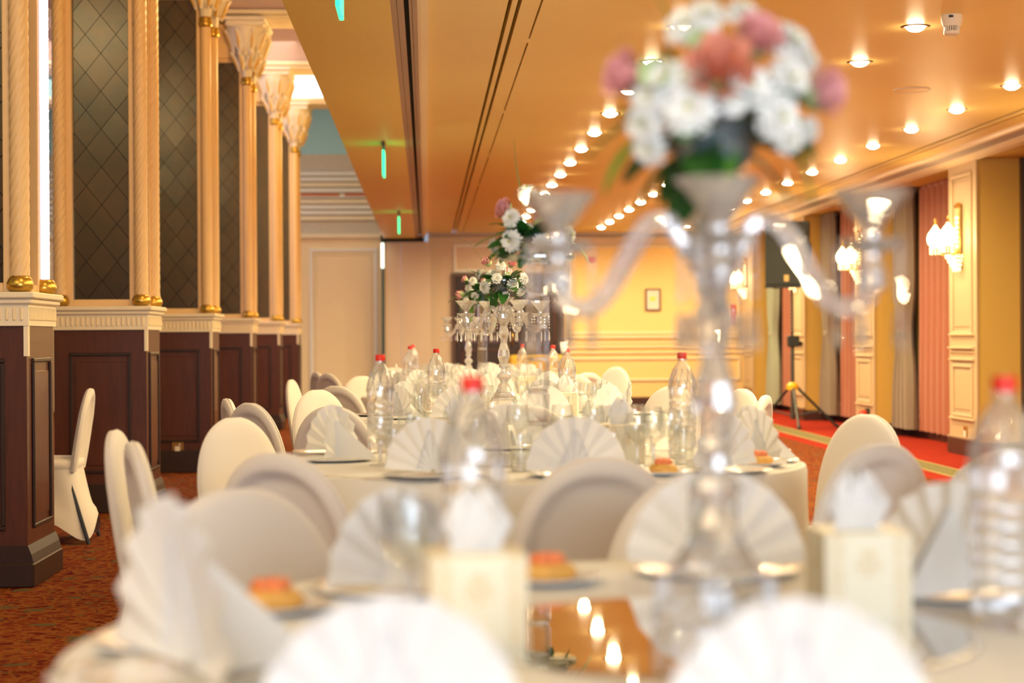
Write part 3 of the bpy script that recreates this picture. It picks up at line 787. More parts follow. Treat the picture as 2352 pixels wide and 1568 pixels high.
for k in range(22):
    a = 2*PI*k/22; fm.box(.038*math.cos(a)-.003, .038*math.cos(a)+.003, .038*math.sin(a)-.003, .038*math.sin(a)+.003, -.088, -.06)
part('vent_ring', fm, PLASW, sd); part('inner', MB().lathe([(.032, -.05), (.032, -.09)], 16), SLOT, sd)
part('cap', MB().lathe([(.043, -.086), (.042, -.10), (.03, -.108), (0, -.11)], 24), PLASW, sd, 40)
part('indicator', MB().box(-.03, -.008, -.058, -.05, -.02, -.008), BLACKP, sd)
cd = empty('ceiling_speaker', (X(2098, 12.5), 12.5, H)); tag(cd, 'flat round flush ceiling speaker cover among the downlights', 'speaker')
part('grille', MB().lathe([(.118, 0), (.116, -.005), (0, -.008)], 28), CEIL, cd, 40); part('rim', MB().lathe([(.118, 0), (.118, -.008), (.126, -.006), (.128, 0)], 28, cap=False), PLASW, cd, 40)
def exit_proto():
    r = empty('exit_sign')
    part('mount', MB().box(-.012, .012, -.16, .16, -.04, 0, .004), mat('mount_dark', (.08, .05, .03), .4), r)
    part('hanger', MB().box(-.004, .004, -.12, -.11, -.075, -.04).box(-.004, .004, .11, .12, -.075, -.04), TUBE, r)
    part('sign_panel', MB().box(-.010, .010, -.17, .17, -.27, -.07, .003), EXITG, r)
    return Proto(r)
EX = exit_proto()
for Yx, px, l in ((7.5, 785, 'edge-on glowing green exit sign hanging nearest the camera at the top edge'), (15.0, 884, 'edge-on glowing green exit sign hanging midway along the soffit'), (23.1, 918, 'edge-on glowing green exit sign hanging furthest along the soffit')):
    EX.put((X(px, Yx), Yx, HS), 0, l, 'exit sign', 'green exit signs under the soffit')

# ------------------------------------------------------------------ wall lamps
def sconce_proto():
    r = empty('wall_lamp')   # wall at local +x ; faces -x
    part('backplate', MB().box(-.025, 0, -.045, .045, -.30, .30, .012).lathe([(.035, 0), (.04, .02), (.02, .05), (0, .055)], 12, -.02, 0, .28), BRASS, r, 40)
    for sy in (-1, 1):
        part('arm', MB().tube([(-.02, 0, -.12), (-.09, sy*.09, -.17), (-.16, sy*.18, -.15), (-.18, sy*.21, -.09)], .009), BRASS, r, 40)
        sh = part('glass_shade', MB().lathe([(.034, -.08), (.066, -.05), (.078, 0), (.069, .045), (.042, .085), (.018, .115), (.012, .13)], 16, -.18, sy*.21, 0), SHADE, r, 60)
        part('finial', MB().lathe([(.014, .13), (.018, .14), (.008, .16), (.011, .17), (.003, .20)], 10, -.18, sy*.21, 0), BRASS, sh, 40)
        bd = MB()
        for k in range(10):
            a = 2*PI*k/10
            for q in range(3): bd.lathe([(0, 0), (.008, .012), (0, .024)], 5, -.18+.05*math.cos(a), sy*.21+.05*math.sin(a), -.10-.026*q)
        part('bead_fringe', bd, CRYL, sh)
        light('bulb_light', 'POINT', (-.28, sy*.21, -.02), SCONCE_W, (1, .70, .34), r, shadow_soft_size=.05)
    for ring in range(4):
        bd = MB(); rr = .115-.022*ring
        for k in range(14):
            a = PI/2+PI*k/13
            bd.lathe([(0, 0), (.010, .02), (0, .045)], 5, -.02+rr*math.cos(a), rr*math.sin(a), -.20-.04*ring)
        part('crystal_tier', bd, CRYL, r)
    bd = MB()
    for k in range(7):
        for sy in (-1, 0, 1): bd.lathe([(0, 0), (.012, .016), (0, .034)], 5, -.035, sy*.022, -.10+.045*k)
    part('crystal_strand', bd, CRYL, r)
    return Proto(r)
SP = sconce_proto()  # lamps outside the view are added to warm the ceiling
for k, (idx, l) in enumerate(((3, 'added lit gilt wall lamp on the pilaster outside the view, towards the camera'), (2, 'added lit gilt wall lamp on the second pilaster outside the view'), (1, 'added lit gilt wall lamp on the third pilaster outside the view'), (7, 'lit gilt wall lamp on the last pilaster by the far wall'), (4, 'lit gilt wall lamp with two glass shades on the nearer pilaster'), (5, 'lit gilt wall lamp with two glass shades on the further pilaster'), (6, 'lit gilt wall lamp behind the tall loudspeaker'))):
    yy = PY[idx]+PW/2
    SP.used = SP.used
    if not SP.used: SP.src = (SP.root, [(p, kids(p)) for p in kids(SP.root)])
    SP.put((XP-.016, yy, 2.05), 0, l, 'wall lamp', 'wall lamps on the pilasters')

# ------------------------------------------------------------------ loudspeaker on tripod
SY = 22.5; sx_ = X(1820, SY)
st = empty('speaker_stand', (sx_, SY, 0)); tag(st, 'black tripod speaker stand with yellow clamp on the red carpet', 'speaker stand')
part('pole', MB().tube([(0, 0, .10), (0, 0, 1.12)], .024), TUBE, st, 40)
up = part('upper_pole', MB().tube([(0, 0, 1.12), (0, 0, 1.72)], .017), BLACKP, st, 40)
hol = MB()
for k in range(11): hol.box(-.019, .019, -.019, .019, 1.2+k*.045, 1.212+k*.045)
part('pin_holes', hol, mat('pin_hole', (.25, .22, .16), .5), up)
part('height_clamp', MB().box(-.06, .08, -.05, .05, 1.0, 1.14, .012), BLACKP, st)
part('clamp_knob', MB().lathe([(.025, 0), (.03, .02), (.02, .05)], 10), BLACKP, st, 40, loc=(.08, 0, 1.04), rot=(0, PI/2, 0))
part('leg_collar', MB().lathe([(.03, .46), (.075, .47), (.075, .53), (.03, .56)], 12), YELP, st, 30)
for a in (-.35, -PI*.52, PI*.72):
    ca, sa = math.cos(a), math.sin(a)
    l = part('leg', MB().tube([(ca*.05, sa*.05, .50), (ca*.54, sa*.54, .02)], .017), BLACKP if a != -PI*.52 else TUBE, st, 40)
    part('rubber_foot', MB().tube([(ca*.53, sa*.53, .035), (ca*.565, sa*.565, 0.004)], .022), BLACKP, l, 40)
    part('brace', MB().tube([(0, 0, .14), (ca*.36, sa*.36, .21)], .010), BLACKP, st, 40)
sp = empty('loudspeaker', (sx_-.02, SY, 1.735), -.42); tag(sp, 'large black loudspeaker cabinet raised on the tripod stand', 'loudspeaker')
part('cabinet', MB().prism([(-.27, -.20), (.27, -.20), (.20, .22), (-.20, .22)], 'z', 0, .80), BLACKP, sp)
part('grille', MB().box(-.255, .255, -.215, -.201, .03, .77, .006), BLACKG, sp)
part('corner_guard', MB().box(-.275, .275, -.205, -.16, -.006, .03).box(-.275, .275, -.205, -.16, .77, .806), BLACKP, sp)
part('badge', MB().box(-.03, .03, -.219, -.215, .07, .15, .002), mat('badge_gold', (.75, .5, .2), .3, metal=.6), sp)
part('handle', MB().box(.225, .255, -.06, .06, .40, .56, .01), MAHOGD, sp)
part('foot', MB().box(-.2, -.14, -.1, -.04, -.014, 0), BLACKP, sp)

# ------------------------------------------------------------------ chairs
def superell(a, b, n, e):
    pts = []
    for j in range(n):
        t = 2*PI*j/n; c, s = math.cos(t), math.sin(t)
        pts.append((a*math.copysign(abs(c)**(2/e), c), b*math.copysign(abs(s)**(2/e), s)))
    return pts
def chair_proto():
    r = empty('banquet_chair')
    # backrest: rounded-top pad, concave at the rear, leaning backwards (-y)
    rings = []; lev = [.40, .45, .5, .56, .60, .64, .67, .70, .72, .74, .755, .77, .782, .794, .804, .814, .824, .835, .846, .853, .857]
    for z in lev:
        t = max(0, (z-.56)/.30)
        wd = .205*max(1e-3, 1-t**2.5)**(1/2.1)
        if z < .5: wd = .195+.010*(z-.40)/.1
        th = .034*min(1, max(.12, (wd/.205)**.5))
        yc = -.19-.16*(z-.42)
        ring = []
        for (x, y) in superell(wd, th, 48, 2.6):
            u = min(1, abs(x)/max(wd, 1e-3))
            if y < 0:
                sn = ((abs(x)/.205)**2.3+max(0, (z-.56)/.30)**2.4)**.43
                k_ = min(1, max(0, (sn-.78)/.09)); k_ = k_*k_*(3-2*k_)
                y = y*(.22+.78*k_)+.0018*math.sin(9*x/.2+z*34)*(1-k_)
            ring.append((x, yc+y, z))
        rings.append(ring)
    part('backrest', MB().loft(rings), COVER, r, 60)
    # piping rim round the back
    pts = []
    for k in range(25):
        a = k/24
        zz = .47+(.857-.47)*math.sin(PI*a)**.75 if False else 0
    left = [(rings[i][24][0], rings[i][24][1], lev[i]) for i in range(1, len(lev))]
    right = [(rings[i][0][0], rings[i][0][1], lev[i]) for i in range(len(lev)-1, 0, -1)]
    part('rim_seam', MB().tube([Vector(p)+Vector((0, .002, .0)) for p in left+right], .0035, 5), COVER, r, 60)
    # seat
    rings = []
    for z, a in ((.40, .20), (.43, .215), (.455, .215), (.47, .20), (.474, .15)):
        rings.append([(x, y*(.80 if y > 0 else 1)+.0, z) for x, y in superell(a, a, 32, 4)])
    part('seat', MB().loft(rings), COVER, r, 60)
    # skirt stretched to the four feet
    rings = []; n = 48
    for k in range(9):
        f = k/8; ring = []
        for j in range(n):
            t = 2*PI*j/n; c, s = math.cos(t), math.sin(t)
            a = .205+.045*f; e = 4-1.6*(1-f)*0
            x = a*math.copysign(abs(c)**(.5), c); y = a*math.copysign(abs(s)**(.5), s)
            if s < 0: y -= .05*f*abs(s)**.5
            corner = abs(math.sin(2*t))**.8
            pin = .030*math.sin(PI*min(1, f*1.15))*(1-corner)
            x *= 1-pin*4*abs(c)**2; y *= 1-pin*4*abs(s)**2
            hem = .02+.13*(1-corner)
            z = .43-(.43-hem)*f
            ring.append((x, y*(.68 if y > 0 else 1), z))
        rings.append(ring)
    part('skirt', MB().loft(rings, False, False), COVER, r, 60)
    for sx in (-1, 1):
        for sy, yy in ((1, .155), (-1, -.275)):
            part('leg', MB().tube([(sx*.175, .15*sy, .40), (sx*.222, yy, 0.0)], .011, 6), FOOTM, r, 40)
    return Proto(r)
CHP = chair_proto()
TAB = [(X(1640, 2.27), 2.27), (X(1235, 5.55), 5.55), (X(1157, 8.84), 8.84), (X(1108, 12.12), 12.12), (X(1076, 15.4), 15.4)]
TN = ['nearest table', 'second table', 'third table', 'fourth table', 'fifth table']
def clock(ti, x, y):
    a = math.atan2(x-TAB[ti][0], y-TAB[ti][1]); h = round(a/(PI/6)) % 12
    return ['twelve', 'one', 'two', 'three', 'four', 'five', 'six', 'seven', 'eight', 'nine', 'ten', 'eleven'][h]+" o'clock"
USED = set()
def uniq(fmt, ti, x, y):
    base = fmt % (clock(ti, x, y), TN[ti])
    if base in USED:
        for extra in (', the further of two', ', furthest of three', ', the inner one', ', the outer one'):
            if base+extra not in USED: base += extra; break
    USED.add(base); return base
def chair(ti, x, y, rz=None, lab=None):
    if rz is None:
        dx, dy = TAB[ti][0]-x, TAB[ti][1]-y
        rz = math.atan2(dy, dx)-PI/2
    CHP.put((x, y, 0), rz, lab or uniq("white spandex-covered banquet chair at %s of the %s", ti, x, y), 'chair', 'covered chairs round the '+TN[ti])
CHPOS = []
def chair_px(ti, px, top, drz=0):
    """(px, top) marks the top of the backrest in the photograph; the nearest spot clear of tables and other chairs is taken"""
    best = None
    for i in range(-24, 25):
        t2 = top+i*2.0
        Y = .273*FPX/max(30, t2-776)
        for j in range(-5, 6):
            p2 = px+j*9; x = X(p2, Y)
            dx, dy = TAB[ti][0]-x, TAB[ti][1]-Y; L = math.hypot(dx, dy)
            cx, cy_ = x+dx/L*.26, Y+dy/L*.26
            cost = abs(t2-top)*1.2+abs(p2-px)*.6
            for a, b in TAB:
                d = math.hypot(cx-a, cy_-b)
                if d < 1.015: cost += (1.015-d)*2500
            for a, b in CHPOS:
                d = math.hypot(cx-a, cy_-b)
                if d < .50: cost += (.50-d)*2500
            if best is None or cost < best[0]: best = (cost, cx, cy_, math.atan2(dy, dx)-PI/2+drz)
    _, cx, cy_, rz = best
    CHPOS.append((cx, cy_))
    chair(ti, cx, cy_, rz)

def chair_at(ti, xb, yb, a):
    cx, cy_ = xb+.26*math.cos(a), yb+.26*math.sin(a); CHPOS.append((cx, cy_)); chair(ti, cx, cy_, a-PI/2)
chair_px(0, 540, 1120)
chair_px(0, 1620, 1093)
chair_px(1, 1350, 1055, .1)
chair_px(1, 632, 1038)
chair_px(1, 330, 1014, -.3)
chair_px(1, 262, 990)
chair_px(1, 535, 966)
chair_at(1, X(2022, 4.56), 4.56, math.radians(120))
chair_px(1, 1992, 960)
chair_px(0, 2335, 1045)
chair_px(2, 1215, 934)
chair_px(2, 762, 932)
chair_px(2, 728, 901)
chair_px(2, 572, 926)
chair_px(2, 520, 911)
chair_px(2, 1705, 898)
chair_px(2, 1758, 911)
chair_px(2, 1545, 893)
chair_px(3, 772, 884)
chair_px(3, 668, 869)
chair_px(3, 830, 862)
chair_px(3, 1320, 866)
chair_px(3, 985, 872)
chair_px(4, 752, 853)
chair_px(4, 722, 853, .3)
chair_px(4, 1050, 838)
chair_px(4, 1415, 845)
chair_px(4, 905, 843)
chair_px(4, 1160, 838)
chair_px(4, 1350, 858)
cx_ = X(112, 10.5)
chair(0, cx_-.02, 10.45, PI/2+.05, 'white spandex-covered chair seen side-on behind the first wooden pier')

# ------------------------------------------------------------------ tables with cloths
TR = .80
def cloth_mesh():
    n = 120; rings = []
    for r in (.0,): pass
    mb = MB()
    prof = [(.30, .7565), (.70, .7565), (.785, .756), (.803, .748), (.808, .73)]
    for r, z in prof: rings.append([(r*math.cos(2*PI*j/n), r*math.sin(2*PI*j/n), z) for j in range(n)])
    for k in range(1, 13):
        f = k/12; z = .73-f*.705; ring = []
        for j in range(n):
            a = 2*PI*j/n
            r = .808+.012*f+(.008+.018*f)*f**.5*math.sin(16*a+.8*math.sin(3*a))+.005*f*math.sin(37*a)
            ring.append((r*math.cos(a), r*math.sin(a), z))
        rings.append(ring)
    mb.loft(rings, True, False)
    return mb.mesh('tablecloth', CLOTH, 50)
tp = empty('round_table')
part('tabletop', MB().lathe([(.79, .725), (.795, .73), (.795, .75), (.79, .7545)], 64), mat('plywood', (.45, .30, .16), .6), tp, 40)
for k in range(4):
    a = PI/4+k*PI/2
    part('leg', MB().tube([(.5*math.cos(a), .5*math.sin(a), .725), (.58*math.cos(a), .58*math.sin(a), 0.0)], .018, 8), FOOTM, tp, 40)
TP = Proto(tp)
CM = cloth_mesh()
for ti, (tx, ty) in enumerate(TAB):
    TP.put((tx, ty, 0), 0, 'round banquet table under floor-length cloth, the %s' % TN[ti], 'table', 'round banquet tables in a row')
    c = obj('tablecloth', CM, None, (tx, ty, 0), (0, 0, ti*.7)); tag(c, 'ivory floor-length cloth draped over the %s' % TN[ti], 'tablecloth', 'ivory cloths on the round tables')
ZT = .7575
# mirror discs
for ti in (0, 1, 2):
    c = empty('centrepiece_mirror', (TAB[ti][0], TAB[ti][1], ZT)); tag(c, 'round mirror plate under the centrepiece of the %s' % TN[ti], 'mirror', 'round mirrors under the centrepieces')
    part('glass', MB().lathe([(0, .004), (.315, .004)], 64, cap=False), TMIRR, c)
    part('bevel', MB().lathe([(.315, .004), (.322, .002), (.322, 0)], 64, cap=False), STEEL, c)
ZM = ZT+.0045

# ------------------------------------------------------------------ candelabra
def candelabrum_proto():
    r = empty('candelabrum')
    prof = [(.062, 0), (.063, .008), (.056, .018), (.040, .045), (.030, .075), (.018, .10), (.026, .115), (.036, .130), (.030, .145), (.017, .160), (.015, .178), (.026, .19), (.020, .205), (.024, .225), (.030, .25), (.026, .285), (.016, .325), (.018, .35), (.030, .375), (.021, .405), (.017, .425), (.028, .445), (.036, .465), (.036, .485), (.022, .50), (.017, .525), (.024, .54), (.040, .553), (.052, .560), (.052, .566), (.018, .568)]
    prof = [(q, z+.07*(1-z/.44) if z < .44 else z) for q, z in prof]
    part('stem', MB().lathe(prof, 10, tw=.0), CRYS, r)
    part('base_plate', MB().lathe([(.080, 0), (.082, .006), (.080, .064), (.072, .070)], 12), ACRY, r)
    for k in range(4):
        a = math.radians(18)+k*PI/2; ca, sa = math.cos(a), math.sin(a)
        pts = []; n = 22
        ctrl = [(.028, .470), (.055, .512), (.085, .505), (.112, .46), (.140, .415), (.166, .403), (.188, .415), (.194, .445)]
        # catmull-rom
        for i in range(len(ctrl)-1):
            p0 = ctrl[max(i-1, 0)]; p1 = ctrl[i]; p2 = ctrl[i+1]; p3 = ctrl[min(i+2, len(ctrl)-1)]
            for q in range(3):
                t = q/3
                f = lambda A, B, Cc, D: .5*(2*B+(Cc-A)*t+(2*A-5*B+4*Cc-D)*t*t+(3*B-A-3*Cc+D)*t**3)
                pts.append((f(p0[0], p1[0], p2[0], p3[0]), f(p0[1], p1[1], p2[1], p3[1])))
        pts.append(ctrl[-1])
        arm = part('arm', MB().tube([(p[0]*ca, p[0]*sa, p[1]) for p in pts], .0125, 8), CRYS, r, 30)
        x, y = .195*ca, .195*sa
        part('drip_dish', MB().lathe([(.012, .470), (.030, .474), (.046, .486), (.044, .488), (.028, .479), (.012, .478)], 14, x, y), CRYS, arm)
        part('candle_cup', MB().lathe([(.018, .425), (.019, .445), (.013, .465), (.012, .495), (.016, .505), (.028, .52), (.044, .540), (.051, .548), (.049, .549), (.026, .523), (.008, .507)], 14, x, y), CRYS, arm)
        for j in range(5):
            b = a+2*PI*(j+.5)/5
            qx, qy = x+.043*math.cos(b), y+.043*math.sin(b)
            mb = MB()
            for q in range(5): mb.lathe([(0, 0), (.0048, .006), (0, .012)], 6, qx, qy, .468-.0142*q)
            mb.lathe([(0, 0), (.0062, .014), (.0034, .046), (0, .056)], 6, qx, qy, .347)
            part('pendant', mb, DROP, arm)
    part('bowl', MB().lathe([(.020, .568), (.030, .570), (.052, .590), (.066, .62), (.068, .655), (.060, .69), (.056, .705), (.0535, .705), (.0575, .688), (.0655, .655), (.0635, .62), (.05, .594), (.028, .575), (0, .573)], 32), GLASS, r, 60)
    return Proto(r)
CAND = candelabrum_proto()
CAND.src = (CAND.root, [(p, kids(p)) for p in kids(CAND.root)])
for ti, w_ in ((0, 'nearest'), (2, 'third'), (4, 'fifth')):
    CAND.put((TAB[ti][0], TAB[ti][1], ZM if ti < 3 else ZT), math.radians(-25 if ti == 0 else 2), 'tall four-armed crystal candelabrum with hanging drops on the %s table' % w_, 'candelabrum', 'crystal candelabra on alternate tables')
# acrylic column centrepieces
def column_proto():
    r = empty('crystal_column')  # stacked crystal column carrying the bouquet
    part('foot', MB().box(-.07, .07, -.07, .07, 0, .015, .003), ACRY, r)
    z = .015
    for k in range(6):
        part('crystal_block', MB().box(-.028, .028, -.028, .028, z, z+.088, .004), ACRY, r)
        part('joint_collar', MB().box(-.023, .023, -.023, .023, z+.088, z+.098), CRYS, r)
        z += .098
    part('top_plate', MB().lathe([(.11, z), (.115, z+.004), (.115, z+.012), (.11, z+.016)], 32), mat_crystal('green_edge_glass', (.82, .97, .92), .3, .2, .05), r, 40)
    return Proto(r), z+.016
COLP, CZ = column_proto()
for ti, w_ in ((1, 'second'), (3, 'fourth')):
    COLP.put((TAB[ti][0], TAB[ti][1], ZM if ti == 1 else ZT), .33, 'square stacked crystal column on the %s table' % w_, 'vase', 'crystal columns on alternate tables')

# ------------------------------------------------------------------ flowers
def mum_mesh(R=.034, layers=((19, 1.05, -.12), (19, 1.0, .22), (16, .84, .55), (13, .66, .88), (9, .50, 1.18), (5, .40, 1.42))):
    mb = MB(); rnd = random.Random(3)
    for n, f, el in layers:
        for k in range(n):
            a = 2*PI*k/n+rnd.uniform(-.12, .12)+f*3; L = R*f*rnd.uniform(.88, 1.08); w2 = .0040
            e = el+rnd.uniform(-.1, .1)
            d = Vector((math.cos(a)*math.cos(e), math.sin(a)*math.cos(e), math.sin(e))); s_ = Vector((-math.sin(a), math.cos(a), 0)); u = d.cross(s_)*-1
            p0 = d*.004; p1 = d*L*.55+u*.002; p2 = d*L*.9+u*.005; p3 = d*L+u*.008
            vs = [p0-s_*w2*.6, p0+s_*w2*.6, p1+s_*w2, p1-s_*w2, p2+s_*w2*.9, p2-s_*w2*.9, p3]
            mb.add(vs, [(0, 1, 2, 3), (3, 2, 4, 5), (5, 4, 6)])
    return mb.mesh('mum_petals', PETAL)
def rose_mesh(m, R=.026):
    mb = MB(); rnd = random.Random(5)
    for ring, (n, rr, hh, op) in enumerate(((3, .30, 1.75, .0), (4, .55, 1.7, .1), (5, .80, 1.55, .2), (6, 1.0, 1.3, .42))):
        for k in range(n):
            a0 = 2*PI*k/n+ring*.6; wa = 2*PI/n*.68
            vs = []
            for i in range(4):
                t = i/3; rad = R*rr*(.35+.75*math.sin(PI*.5*t)*(1+.15*op)); z = R*hh*t*(1-.12*op*t)
                if i == 3: rad += R*.22*op
                for j in range(5):
                    a = a0+wa*(j-2)/4*(.7+.5*math.sin(PI*min(1, t*.8+.1)))
                    zz = z-(.12*R*abs(j-2)/2*(i == 3))
                    vs.append((rad*math.cos(a), rad*math.sin(a), zz))
            fs = [(i*5+j, i*5+j+1, (i+1)*5+j+1, (i+1)*5+j) for i in range(3) for j in range(4)]
            mb.add(vs, fs)
    return mb.mesh('rose_petals', m, 60)
def leaf_mesh(m, L=.1, W=.02, fern=False):
    mb = MB()
    if fern:
        for k in range(11):
            t = k/11; y = t*L; l = W*1.9*(1-t)**.7+.004
            for sx in (-1, 1):
                mb.add([(0, y, .3*L*t*t*-1), (sx*l, y+l*.5, -.3*L*t*t-.004), (sx*l*.9, y+l*.5+.006, -.3*L*t*t-.004), (0, y+.007, -.3*L*t*t)], [(0, 1, 2, 3)])
        mb.tube([(0, L*t, -.3*L*t*t) for t in (0, .3, .6, 1)], [.0012, .001, .001, .0005], 4)
        return mb.mesh('fern_frond', m)
    vs = []; n = 7
    for k in range(n+1):
        t = k/n; w2 = W*math.sin(PI*min(1, t*.94+.03))**.8; z = -.35*L*t*t
        vs += [(-w2, L*t, z+.25*w2), (0, L*t, z), (w2, L*t, z+.25*w2)]
    fs = []
    for k in range(n):
        for i in range(2): fs.append((k*3+i, k*3+i+1, (k+1)*3+i+1, (k+1)*3+i))
    return mb.add(vs, fs).mesh('leaf_blade', m, 60)
MUM = mum_mesh(); MUMC = MB().lathe([(.003, .006), (.004, .012), (.002, .017), (0, .018)], 8).mesh('mum_centre', PCEN, 60)
ROSE1 = rose_mesh(ROSEP); ROSE2 = rose_mesh(ROSEC, .031); SEPAL = MB().lathe([(.004, -.012), (.014, -.006), (.022, .008), (.024, .02)], 8, cap=False).mesh('sepals', ROSEG, 60)
LEAF1 = leaf_mesh(LEAFM, .085, .020); LEAF2 = leaf_mesh(LEAFL, .12, .016); FERN = leaf_mesh(LEAFL, .12, .016, True)
def aim(v):
    return Vector(v).to_track_quat('Z', 'Y').to_euler()
def bouquet(ti, zc, spec, label, s, seedv, cpx, cpy, foam=True, R=.105):
    """spec entries (kind, px, py, size) are read off the photograph; depth comes from a dome about the centre"""
    tx, ty = TAB[ti]; rnd = random.Random(seedv)
    b = empty('bouquet', (tx, ty, zc)); tag(b, label, 'flowers', 'mum and rose bouquets on the centrepieces')
    cz = CH-(cpy-776)/s-zc
    cx = (cpx-(979+FPX*tx/ty))/s
    if foam: part('foam', MB().lathe([(.035, .0), (.050, .02), (.052, .06), (.04, .075), (0, .08)], 14), FOAM, b, 40)
    def local(px, py): return (px-cpx)/s+cx, (cpy-py)/s+cz
    c0 = Vector((cx*.5, 0, cz-.02))
    for kind, px, py, sz in spec:
        x, z = local(px, py)
        rr = math.hypot(x-cx, z-cz); dd = math.sqrt(max(.0, R*R-rr*rr))*.8
        p = Vector((x, -dd, z)); d = (p-c0); d.y -= .03
        rot = aim(d.normalized())
        if kind == 'm':
            o = obj('chrysanthemum', MUM, b, p, rot, sz); obj('flower_centre', MUMC, o)
        elif kind in 'rc':
            o = obj('rose', ROSE1 if kind == 'r' else ROSE2, b, p-d.normalized()*.015, rot, sz); obj('sepals', SEPAL, o)
        elif kind == 'g':
            o = obj('rose_bud', SEPAL, b, p, rot, sz*1.2)
    # leaves fill underneath
    for k in range(34):
        a = 2*PI*k/34*3.1+rnd.uniform(-.3, .3); el = rnd.uniform(-.35, .9)
        d = Vector((math.cos(a)*math.cos(el), math.sin(a)*math.cos(el), math.sin(el)))
        o = obj('leaf', LEAF1, b, Vector((cx*.5, 0, cz-.05))+d*.030, (rnd.uniform(-.3, .4)+el, rnd.uniform(-.6, .6), a-PI/2), rnd.uniform(.95, 1.4))
    # hidden-side flowers, round the back of the dome
    for k in range(4):
        a = PI*(.2+.6*k/3); el = .15+.3*(k % 2)
        d = Vector((math.cos(a)*math.cos(el), math.sin(a)*math.cos(el), math.sin(el)))
        if k % 3 == 1: o = obj('rose', ROSE1, b, c0+d*.075, aim(d)); obj('sepals', SEPAL, o)
        else: o = obj('chrysanthemum', MUM, b, c0+d*.085, aim(d)); obj('flower_centre', MUMC, o)
    return b, local
def blades(b, local, items):
    for kind, px, py, qx, qy, yy in items:
        x0, z0 = local(px, py); x1, z1 = local(qx, qy)
        v = Vector((x1-x0, yy, z1-z0)); L = v.length
        me = FERN if kind == 'f' else LEAF2
        m = Vector((0, 1, -.25)).normalized()
        q = v.to_track_quat('Y', 'Z')
        obj('frond' if kind == 'f' else 'leaf', me, b, (x0, 0, z0), q.to_euler(), L/.12)
def sprig(b, local, pts, r=.0012):
    P = [Vector((local(x, y)[0], dy, local(x, y)[1])) for x, y, dy in pts]
    sm = []
    for i in range(len(P)-1):
        for q in range(4): sm.append(P[i].lerp(P[i+1], q/4))
    sm.append(P[-1])
    for _ in range(2): sm = [sm[0]]+[(sm[i-1]+sm[i]*2+sm[i+1])/4 for i in range(1, len(sm)-1)]+[sm[-1]]
    part('grass_blade', MB().tube(sm, [r*(1-.8*i/len(sm)) for i in range(len(sm))], 4), LEAFL, b)
s1 = 1850
b, lc = bouquet(0, ZM+.575, [('m', 1562, 78, .85), ('m', 1606, 56, .8), ('m', 1692, 48, .65), ('m', 1803, 116, .9), ('m', 1838, 150, .6), ('m', 1792, 203, .85), ('m', 1700, 222, .8), ('m', 1562, 268, 1.05), ('m', 1552, 205, .75), ('m', 1476, 240, .75), ('m', 1468, 300, .8), ('m', 1480, 352, .7), ('m', 1768, 290, .9), ('m', 1795, 335, .6), ('m', 1848, 312, .5), ('g', 1500, 195, .75), ('g', 1590, 135, .6),
    ('r', 1440, 190, 1.0), ('c', 1628, 195, 1.12), ('r', 1715, 118, 1.0), ('r', 1870, 225, 1.05), ('m', 1510, 200, .7), ('m', 1660, 260, .5)],
    'domed bouquet of white mums and pink roses on the nearest candelabrum', s1, 1, 1655, 235, R=.135)
blades(b, lc, [('l', 1500, 300, 1355, 395, -.04), ('f', 1500, 250, 1345, 300, .05), ('l', 1790, 300, 1915, 440, -.03), ('l', 1820, 250, 1905, 330, .04), ('l', 1560, 150, 1530, 95, -.02), ('l', 1700, 330, 1640, 380, -.09), ('l', 1600, 330, 1690, 390, -.09)])
sprig(b, lc, [(1600, 120, 0), (1560, 60, .01), (1525, -10, .02), (1480, -120, .05)], .002); sprig(b, lc, [(1650, 90, 0), (1660, 0, .02), (1690, -120, .05)], .002); sprig(b, lc, [(1640, 90, 0), (1600, -10, .0), (1570, -140, .05)], .002)
s2 = 757
b, lc = bouquet(1, ZM+CZ, [('m', 1212, 437, .95), ('m', 1222, 458, 1.0), ('m', 1172, 503, .9), ('m', 1172, 556, 1.05), ('m', 1134, 566, .8), ('m', 1255, 450, .5), ('m', 1275, 500, .9), ('m', 1310, 540, .9), ('m', 1240, 560, .8), ('r', 1160, 478, .9), ('c', 1152, 490, .6), ('r', 1290, 470, .9), ('m', 1225, 585, .5)],
    'loose bouquet of white mums and ferns topping the second crystal column', s2, 2, 1222, 525, R=.12)
blades(b, lc, [('f', 1165, 535, 1088, 543, -.03), ('f', 1175, 520, 1130, 500, -.05), ('l', 1300, 545, 1368, 585, -.03), ('l', 1280, 480, 1298, 448, 0), ('f', 1160, 560, 1110, 590, -.05)])
sprig(b, lc, [(1200, 440, 0), (1190, 400, 0), (1183, 318, .01)], .003)
s3 = 475
b, lc = bouquet(2, ZM+.575, [('m', 1112, 660, 1.0), ('m', 1100, 628, .85), ('m', 1178, 655, .95), ('m', 1140, 640, .8), ('m', 1205, 640, .9), ('m', 1150, 610, .8), ('m', 1198, 670, .8), ('r', 1120, 602, .9), ('r', 1175, 606, .7), ('m', 1160, 680, .7)],
    'white mum and pink rose bouquet on the third table candelabrum', s3, 3, 1155, 640, R=.115)
blades(b, lc, [('f', 1120, 640, 1085, 610, -.02), ('l', 1190, 640, 1235, 650, 0)])
sprig(b, lc, [(1120, 630, 0), (1105, 590, 0), (1075, 550, 0), (1020, 545, 0)], .0009)
s4 = 347
b, lc = bouquet(3, ZT+CZ, [('m', 1085, 645, .9), ('m', 1090, 680, .85), ('m', 1075, 662, .8), ('m', 1120, 650, .9), ('r', 1058, 676, 1.1), ('r', 1068, 640, .8), ('m', 1140, 672, .9)],
    'white mum and pink rose bouquet on the fourth table column', s4, 4, 1103, 655, foam=True, R=.11)
